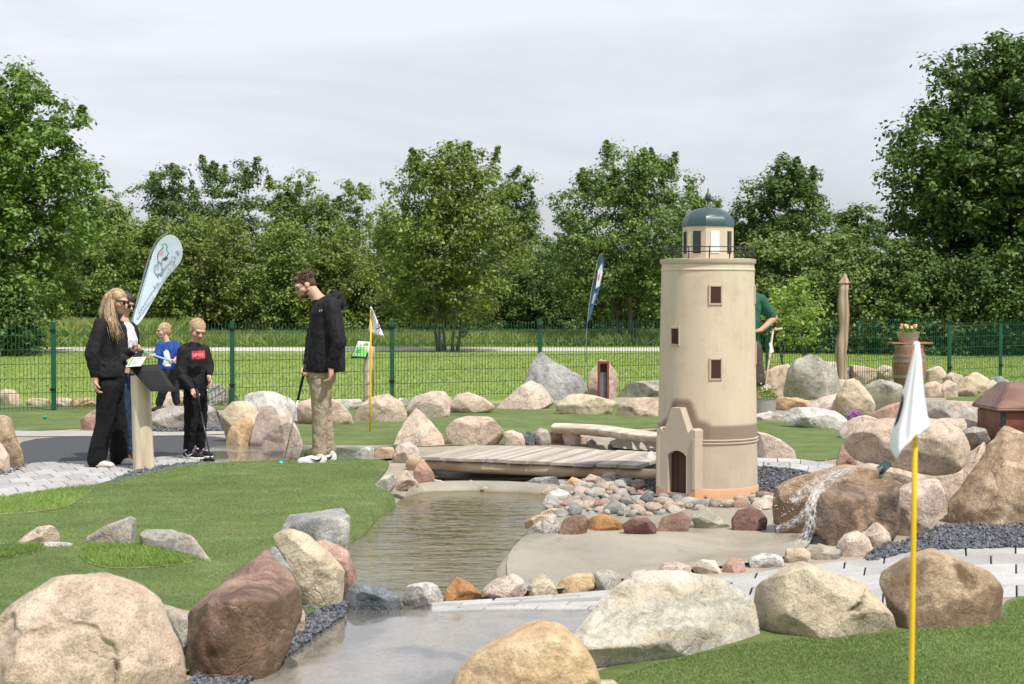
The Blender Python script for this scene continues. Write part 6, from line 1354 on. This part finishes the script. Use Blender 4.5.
# ---------------- blonde woman
m = Person('blonde long haired woman in black jacket and wide black trousers wearing sunglasses', G(108, 467)); J = m.J
hc = J(117.5, 301); ax = head_axes((1, -.25, -.28), (.18, 0, 1)); h = .225; neck = J(110, 318); bm = bmesh.new(); head(bm, hc, ax, h); limbs(bm, (neck, .05, hc - ax[2] * .03 - ax[1] * .03, .048))
shN, shF = J(101, 326, -.15), J(111, 325, .17); chest = J(107, 338); pel = J(109, 384); ell(bm, chest, .10, .16, .18, (fx, fy, UP)); limbs(bm, (neck, .06, chest, .10), (chest, .11, pel, .12))
eN, wN = J(92, 354, -.23), J(95.5, 381, -.20); eF, wF = J(111, 352, .22), J(127, 361, .02)
limbs(bm, (shN, .05, eN, .04), (eN, .04, wN, .027), (shF, .05, eF, .04), (eF, .04, wF, .027)); hand(bm, wN, (.05, 0, -1), (1, .2, 0), 1, .95, .55); hand(bm, wF, (1, -.2, -.1), (0, -.1, -1), -1, .92, .5)
hpN, hpF = J(108, 388, -.09), J(112, 388, .09); kN, kF = J(104, 425, -.10), J(119, 424, .12); aN, aF = J(98, 461, -.11), J(122, 460, .12)
limbs(bm, (pel, .12, hpN, .09), (pel, .12, hpF, .09), (hpN, .08, kN, .055), (kN, .052, aN, .038), (hpF, .08, kF, .055), (kF, .052, aF, .038)); m.body(bm, SKIN); m.face(hc, ax, h, False)
bm = bmesh.new(); r, f, u = ax
for k in (-1, 1): ell(bm, hc + f * .40 * h + r * .145 * h * k + u * .03 * h, .125 * h, .05 * h, .095 * h, ax); cap(bm, hc + f * .36 * h + r * .25 * h * k + u * .05 * h, .03 * h, hc + r * .335 * h * k + u * .06 * h - f * .04 * h, .018 * h, 8)
mesh_obj('sunglasses', remesh_none(bm), LENS, m.root)
bm = bmesh.new(); shorthair(bm, hc, ax, h, 1.0)
for a, ra, b, rb in ((J(111, 299), .075, J(106, 314), .068), (J(106, 313), .068, J(103, 327), .035), (J(111, 304, -.08), .032, J(113, 322, -.125), .03), (J(113, 320, -.13), .03, J(118, 334, -.15), .016), (J(109, 306, -.085), .045, J(109.5, 322, -.14), .038), (J(110.5, 321, -.15), .035, J(117, 335, -.16), .014), (J(112, 303, .085), .035, J(116, 325, .12), .03)): cap(bm, a, ra, b, rb)
hr = m.wear('hair', bm, BLOND, .007, 8, .0025, 22)
r, f, u = ax; locks(m, hr, BLOND, [[hc + u * .11 - f * .03, hc + u * .06 - f * .085, J(106.5, 312, -.03), J(102, 330, -.05)], [hc + u * .115 + r * .02 - f * .02, hc + r * .085 + u * .02 - f * .055, J(111.5, 320, -.13), J(118, 334, -.155)], [hc + u * .11, hc + r * .08 - f * .06 + u * .02, J(109, 318, -.14), J(114, 336, -.165)], [hc + u * .11 - f * .02, hc - f * .10 + u * .0, J(104, 316, .02), J(100, 329, .02)]], 280, .015, .0024)
bm = bmesh.new()
loft(bm, m, [(107, 320, .05, .09), (106, 324, .09, .165), (105, 332, .11, .18), (107, 345, .125, .17), (107.5, 358, .13, .165), (108, 368, .15, .185), (108, 377, .155, .19)], fx, fy)
limbs(bm, (shN, .075, eN, .068), (eN, .068, J(95, 374, -.20), .05), (shF, .075, eF, .065), (eF, .062, J(125, 360, .03), .045), (neck + Vector((0, 0, -.03)), .07, chest, .12)); m.wear('jacket', bm, BLACKC, .008, 12, .005, 10, 3)
bm = bmesh.new(); limbs(bm, (J(109, 374), .145, J(109.5, 386), .14), (hpN, .105, kN, .082), (kN, .082, J(96.5, 459, -.11), .092), (hpF, .105, kF, .08), (kF, .08, J(119.5, 458, .12), .088)); m.wear('trousers', bm, BLACKP_, .009, 8, .005, 8, 5)
for (hx, tx, dy) in ((92, 113, -.13), (117, 137, .10)):
    bm = bmesh.new(); a = J(hx, 467, dy); b = J(tx, 467.5, dy - .03); a.z = b.z = .02; shoe(bm, a, b, .95, .06); m.wear('shoe', bm, SHOET, .007, 3, 0)
# ---------------- second woman
m = Person('dark haired woman in black jacket and jeans standing behind the blonde woman', G(122, 461.5)); J = m.J
hc = J(124.5, 304); ax = head_axes((.9, -.45, -.35), (.15, 0, 1)); h = .22; neck = J(123, 321); bm = bmesh.new(); head(bm, hc, ax, h); limbs(bm, (neck, .05, hc - ax[2] * .03, .048))
shN, shF = J(120, 330, -.14), J(128, 329, .18); chest = J(124, 340); pel = J(124, 386); ell(bm, chest, .10, .16, .18, (fx, fy, UP)); limbs(bm, (neck, .06, chest, .10), (chest, .11, pel, .12))
eN, wN = J(122, 356, -.22), J(133, 350, -.26); eF, wF = J(136, 352, .15), J(135, 361, -.12)
limbs(bm, (shN, .05, eN, .04), (eN, .04, wN, .027), (shF, .05, eF, .04), (eF, .04, wF, .027)); hand(bm, wN, (.6, -.1, .25), (.3, -.8, -.2), -1, .9, .8); hand(bm, wF, (.25, -.6, -.55), (-.2, .3, -1), 1, .9, .5)
hpN, hpF = J(121, 390, -.09), J(127, 390, .09); kN, kF = J(121, 424, -.09), J(129, 424, .10); aN, aF = J(114, 457, -.08), J(131, 456, .1)
limbs(bm, (pel, .12, hpN, .09), (pel, .12, hpF, .09), (hpN, .08, kN, .055), (kN, .052, aN, .038), (hpF, .08, kF, .055), (kF, .052, aF, .038)); m.body(bm, SKIN); m.face(hc, ax, h, False)
bm = bmesh.new(); r, f, u = ax
for k in (-1, 1): ell(bm, hc + f * .40 * h + r * .145 * h * k + u * .03 * h, .125 * h, .05 * h, .095 * h, ax)
mesh_obj('sunglasses', remesh_none(bm), LENS, m.root)
bm = bmesh.new(); shorthair(bm, hc, ax, h, 1.08); cap(bm, J(119, 303), .08, J(118, 318), .07); m.wear('hair', bm, DARKH, .007, 3, .005, 20)
bm = bmesh.new()
loft(bm, m, [(124.5, 322, .05, .06), (124, 327, .09, .135), (124.5, 340, .125, .175), (124, 362, .12, .17)], fx, fy)
m.wear('shirt', bm, WHITEC, .008, 4, .004, 12)
bm = bmesh.new()
for px, py, rx, ry, rz, dy in ((131, 337, .08, .13, .15, .10), (131, 356, .085, .13, .17, .10), (119.5, 335, .11, .13, .15, -.03), (119.5, 356, .12, .15, .17, -.0)): ell(bm, J(px, py, dy), rx, ry, rz, (fx, fy, UP))
limbs(bm, (shN, .07, eN, .06), (eN, .058, J(131, 351.5, -.25), .042), (shF, .075, eF, .066), (eF, .062, J(136, 359, -.06), .044)); m.wear('jacket', bm, BLACKC, .008, 10, .005, 10, 8)
bm = bmesh.new(); limbs(bm, (J(124, 378), .13, J(124, 388), .13), (hpN, .10, kN, .075), (kN, .075, J(115, 449, -.08), .06), (hpF, .10, kF, .075), (kF, .075, J(131, 449, .1), .06)); m.wear('jeans', bm, DENIM, .009, 3, .007, 10)
for (hx, tx, dy) in ((110, 130, -.08), (127, 146, .1)):
    bm = bmesh.new(); a = J(hx, 461, dy); b = J(tx, 461, dy); a.z = b.z = .018; shoe(bm, a, b, .95, .09); cap(bm, a + Vector((.05, 0, .06)), .05, a + Vector((.045, 0, .16)), .055); m.wear('boot', bm, BOOT, .008, 3, 0)
# ---------------- boy in black
m = Person('boy in black sweatshirt with red chest patch leaning on a dark putter', G(197, 459.5)); J = m.J
hc = J(197.5, 330.5); ax = head_axes((.55, -.75, -.45), (.1, 0, 1)); h = .215; neck = J(194, 345); bm = bmesh.new(); head(bm, hc, ax, h); limbs(bm, (neck, .042, hc - ax[2] * .03, .042))
shN, shF = J(183, 352, -.05), J(204, 350.5, .06); chest = J(193, 358); pel = J(195, 391); q1, q2 = Vector((.94, .3, 0)), Vector((-.3, .94, 0)); ell(bm, chest, .12, .08, .13, (q1, q2, UP)); limbs(bm, (neck, .045, chest, .075), (chest, .085, pel, .09))
eN, wN = J(181, 376, -.10), J(193, 391, -.20); eF, wF = J(209, 367, .05), J(209, 377, -.06)
limbs(bm, (shN, .042, eN, .034), (eN, .034, wN, .023), (shF, .042, eF, .034), (eF, .034, wF, .023)); hand(bm, wN, (.5, -.2, -.75), (.5, -.6, .2), 1, .82, .9); hand(bm, wF, (.25, -.3, -.9), (-.6, -.5, 0), -1, .82, .45)
hpN, hpF = J(192, 394, -.05), J(199, 394, .06); kN, kF = J(191, 423, -.07), J(200, 423, .07); aN, aF = J(190, 452, -.04), J(201, 451, .09)
limbs(bm, (pel, .09, hpN, .07), (pel, .09, hpF, .07), (hpN, .065, kN, .045), (kN, .043, aN, .032), (hpF, .065, kF, .045), (kF, .043, aF, .032)); m.body(bm, SKIN, .0055); m.face(hc, ax, h)
bm = bmesh.new(); shorthair(bm, hc, ax, h, 1.0); tufts(m.wear('hair', bm, FAIRH, .006, 2, .002, 30), hc, ax, h, 500, .009, 3)
bm = bmesh.new()
loft(bm, m, [(193, 346, .05, .045), (193, 349, .11, .075), (193, 356, .142, .10), (193, 370, .142, .105), (193, 382, .15, .115), (193.5, 389.5, .14, .11)], q1, q2)
limbs(bm, (shN, .062, eN, .056), (eN, .055, wN + Vector((-.02, .02, .03)), .038), (shF, .062, eF, .055), (eF, .052, wF + Vector((0, .02, .035)), .036), (neck + Vector((0, 0, -.015)), .062, chest, .09)); ell(bm, J(192, 346, .05), .10, .08, .035, (q1, q2, UP)); m.wear('sweatshirt', bm, BLACKC, .007, 10, .004, 13, 2)
bm = bmesh.new(); dep = -.185; P = [J(a, b, dep + c_) for a, b, c_ in ((191.5, 351, .01), (198, 350.8, -.004), (204.8, 350.3, .045), (205.3, 358, .04), (198.5, 359.2, -.012), (192, 359, .0))]
vs = [bm.verts.new(p) for p in P]; bm.faces.new((vs[0], vs[1], vs[4], vs[5])); bm.faces.new((vs[1], vs[2], vs[3], vs[4])); bmesh.ops.recalc_face_normals(bm, faces=bm.faces); bmesh.ops.solidify(bm, geom=list(bm.faces), thickness=.004); pt_ = bm_obj('chest_patch', bm, REDP, m.root)
me = text_mesh("LEVI'S", .042, .001); o = mesh_obj('lettering', me, WHITEC, pt_, False); o.matrix_local = Matrix.Translation(J(198, 355, dep - .016)) @ Matrix.Rotation(R(10), 4, 'Z') @ Matrix.Rotation(R(90), 4, 'X')
bm = bmesh.new(); limbs(bm, (J(194.5, 386), .11, J(195, 392), .108), (hpN, .085, kN, .068), (kN, .067, J(189, 447, -.04), .055), (hpF, .085, kF, .066), (kF, .065, J(200, 446, .09), .052)); m.wear('trousers', bm, BLACKP_, .008, 4, .009, 14, 4)
for (hx, hy, tx, ty, dy, t2) in ((184, 459.5, 203, 461, -.03, -.13), (195, 457, 212, 458, .10, .0)):
    bm = bmesh.new(); a = J(hx, hy, dy); b = J(tx, ty, t2); a.z = b.z = .028; shoe(bm, a, b, .85, .06); s2 = m.wear('shoe', bm, SHOEB, .006, 3, 0)
    bm = bmesh.new(); d = (b - a).normalized(); cap(bm, a + d * .03 - UP * .008, .036, b - d * .035 - UP * .008, .042, 14)
    for v in bm.verts: v.co.z = a.z + min(max(v.co.z - a.z, -.016), .008)
    mesh_obj('sole', remesh_none(bm), SHOEW, s2)
    bm = bmesh.new(); cap(bm, a + d * .045 + UP * .05, .032, a + d * .045 + UP * .10, .034); mesh_obj('sock', remesh_none(bm), WHITEC, m.root)
    L = (b - a).length; s_ = Vector((d.y, -d.x, 0)); s_ = s_ if s_.y < 0 else -s_
    bm = bmesh.new(); bm.faces.new([bm.verts.new(a + d * L * q + UP * zq + s_ * (.0445 - .005 * abs(q - .45) * 6)) for q, zq in [(.16, .055), (.26, .034), (.36, .028), (.50, .038), (.66, .055), (.50, .026), (.38, .014), (.27, .016), (.20, .032)]]); bm_obj('shoe_mark', bm, SHOEW, s2)
putter('dark putter held by the boy in black', m.o + wN + Vector((.045, -.055, .02)), G(211, 462, .02), .3, (-1, .1, 0), M('dark steel', (.06, .06, .065), .3, metal=.6, bump=0.0), SHOEB, GRIP, .007, .11)
# ---------------- boy in blue
m = Person('small fair haired boy in royal blue shirt holding a light blue club by the fence', G(167, 411)); J = m.J
hc = J(163.5, 331); ax = head_axes((-.9, -.45, -.12), (0, 0, 1)); h = .215; neck = J(166.5, 341.5); bm = bmesh.new(); head(bm, hc, ax, h); limbs(bm, (neck, .042, hc - ax[2] * .03, .042))
shN, shF = J(160.5, 345.5, -.08), J(174.5, 344.5, .03); chest = J(168, 351); pel = J(168.5, 373); q1, q2 = Vector((.95, .3, 0)), Vector((-.3, .95, 0)); ell(bm, chest, .11, .08, .12, (q1, q2, UP)); limbs(bm, (neck, .045, chest, .075), (chest, .085, pel, .09))
eN, wN = J(157.5, 355, -.14), J(153, 355.5, -.27); eF, wF = J(179, 356, -.03), J(174.5, 360.5, -.22)
limbs(bm, (shN, .042, eN, .034), (eN, .034, wN, .024), (shF, .042, eF, .034), (eF, .034, wF, .024)); hand(bm, wN, (-.7, -.6, -.1), (.3, -.3, -.8), 1, .85, .9); hand(bm, wF, (-.7, -.6, .0), (.3, -.3, -.8), 1, .85, .9)
hpN, hpF = J(165.5, 375, -.04), J(171, 375, .05); kN, kF = J(163, 391, -.06), J(175, 390, .05); aN, aF = J(158.5, 406.5, -.03), J(177, 405, .08)
limbs(bm, (pel, .09, hpN, .07), (pel, .09, hpF, .07), (hpN, .065, kN, .045), (kN, .043, aN, .032), (hpF, .065, kF, .045), (kF, .043, aF, .032)); m.body(bm, SKIN, .006); m.face(hc, ax, h)
bm = bmesh.new(); shorthair(bm, hc, ax, h, 1.02); tufts(m.wear('hair', bm, FAIRH, .007, 2, .002, 30), hc, ax, h, 500, .010, 4)
bm = bmesh.new()
loft(bm, m, [(168, 341.5, .05, .045), (168, 344.5, .11, .075), (168, 350, .135, .1), (168, 360, .14, .105), (168, 369, .145, .11)], q1, q2)
limbs(bm, (shN, .062, eN, .055), (eN, .05, wN + Vector((.06, .06, .01)), .04), (shF, .062, eF, .058), (eF, .052, wF + Vector((.06, .05, 0)), .04)); m.wear('shirt', bm, BLUEC, .008, 8, .004, 13, 6)
shp = m.root.children[-1]; shp.data.materials.append(WHITEC); pq = [Vector(p) for p in pts('163.5,352 166,349.5 168.5,351 170,356 171.5,362 170.5,366.5 165,366.5 162.5,364 164.5,359')]
for f in shp.data.polygons:
    if f.normal.y < -.2:
        w_ = f.center + m.o; cx_ = w_ - Vector((0, 0, CH)); c_, s_ = math.cos(PITCH), math.sin(PITCH); zc_ = cx_.y * c_ - cx_.z * s_; yc_ = cx_.z * c_ + cx_.y * s_
        if poly_sd(np.array([[512 + F * cx_.x / zc_, 342 - F * yc_ / zc_]]), pq)[0] > 0: f.material_index = 1
bm = bmesh.new(); limbs(bm, (J(168, 370), .11, J(168.5, 374), .108), (hpN, .085, kN, .068), (kN, .066, J(159.5, 403, -.03), .055), (hpF, .085, kF, .066), (kF, .065, J(176.5, 402, .08), .052)); m.wear('trousers', bm, DARKP, .009, 4, .007, 14, 4)
for (hx, tx, dy) in ((161, 152, -.03), (179, 170, .08)):
    bm = bmesh.new(); a = J(hx, 409, dy); b = J(tx, 409.5, dy - .1); a.z = b.z = .01; shoe(bm, a, b, .85, .06); m.wear('shoe', bm, SHOEB, .008, 3, 0)
a = m.o + J(142.5, 351.5, -.30); b = m.o + J(178, 363.5, -.24); t = thing('putter', 'light blue club held level by the boy in blue', 'golf club', a)
bm = bmesh.new(); tube(bm, [(0, 0, 0), b - a], [.012, .016], 10); bm_obj('shaft', bm, M('light blue shaft', (.22, .42, .56), .4, bump=0.0), t, True); bm = bmesh.new(); tube(bm, [(-.04, 0, .015), (.015, 0, -.005)], .022, 8); bm_obj('head', bm, SHOEB, t, True)
# ---------------- man in green
m = Person('man in green shirt and dark shorts half hidden by the right side of the lighthouse', G(746, 413)); J = m.J
hc = J(742, 272); ax = head_axes((-.5, -.8, -.2), (0, 0, 1)); h = .24; neck = J(744, 288); bm = bmesh.new(); head(bm, hc, ax, h); limbs(bm, (neck, .062, hc - ax[2] * .03, .058))
shR, shL = J(761, 300, 0), J(731, 299, 0); chest = J(745, 312); pel = J(745, 344); ell(bm, chest, .20, .13, .2, (fx, fy, UP)); limbs(bm, (neck, .07, chest, .13), (chest, .15, pel, .15))
eR, wR = J(774.5, 318, .05), J(761, 330, -.14); eL, wL = J(724, 325, .05), J(724, 348, -.05)
limbs(bm, (shR, .062, eR, .05), (eR, .05, wR, .034), (shL, .062, eL, .05), (eL, .05, wL, .032)); hand(bm, wR, (-1, -.3, -.15), (0, .3, -1), -1, 1.05, .5); hand(bm, wL, (0, -.2, -1), (1, 0, 0), 1, 1.05, .5)
hpR, hpL = J(752, 349, 0), J(738, 349, 0); kR, kL = J(757, 382, -.04), J(736, 382, -.02); aR, aL = J(757.5, 409, .0), J(735, 409, 0)
limbs(bm, (pel, .14, hpR, .11), (pel, .14, hpL, .11), (hpR, .095, kR, .065), (kR, .062, aR, .042), (hpL, .095, kL, .065), (kL, .062, aL, .042)); m.body(bm, SKIN2, .008); m.face(hc, ax, h)
bm = bmesh.new(); shorthair(bm, hc, ax, h, 1.02); m.wear('hair', bm, BROWNH, .008, 2, .004, 30)
bm = bmesh.new()
loft(bm, m, [(745, 289, .07, .07), (745.5, 293, .18, .11), (745.5, 301, .22, .145), (745, 320, .21, .165), (745, 340, .20, .165), (745, 347, .2, .165)], fx, fy)
limbs(bm, (shR, .085, eR + Vector((-.03, 0, .02)), .07), (shL, .085, eL, .07)); m.wear('shirt', bm, GREENC, .01, 4, .008, 9)
bm = bmesh.new(); limbs(bm, (J(745, 345), .19, J(745, 352), .19), (hpR, .135, J(757, 381, -.04), .11), (hpL, .135, J(736, 381, -.02), .11)); m.wear('shorts', bm, SHORT, .01, 4, .008, 9)
for k, (x, dy) in enumerate(((757.5, 0), (735, 0))):
    bm = bmesh.new(); cap(bm, J(x, 402, dy), .056, J(x, 410, dy), .052); m.wear('sock', bm, SOCK, .009, 3, 0)
    bm = bmesh.new(); a = J(x + 2, 412, .08); b = J(x - 3, 412, -.22); a.z = b.z = .01; shoe(bm, a, b, 1.1, .08); m.wear('shoe', bm, SHOEB, .009, 3, 0)
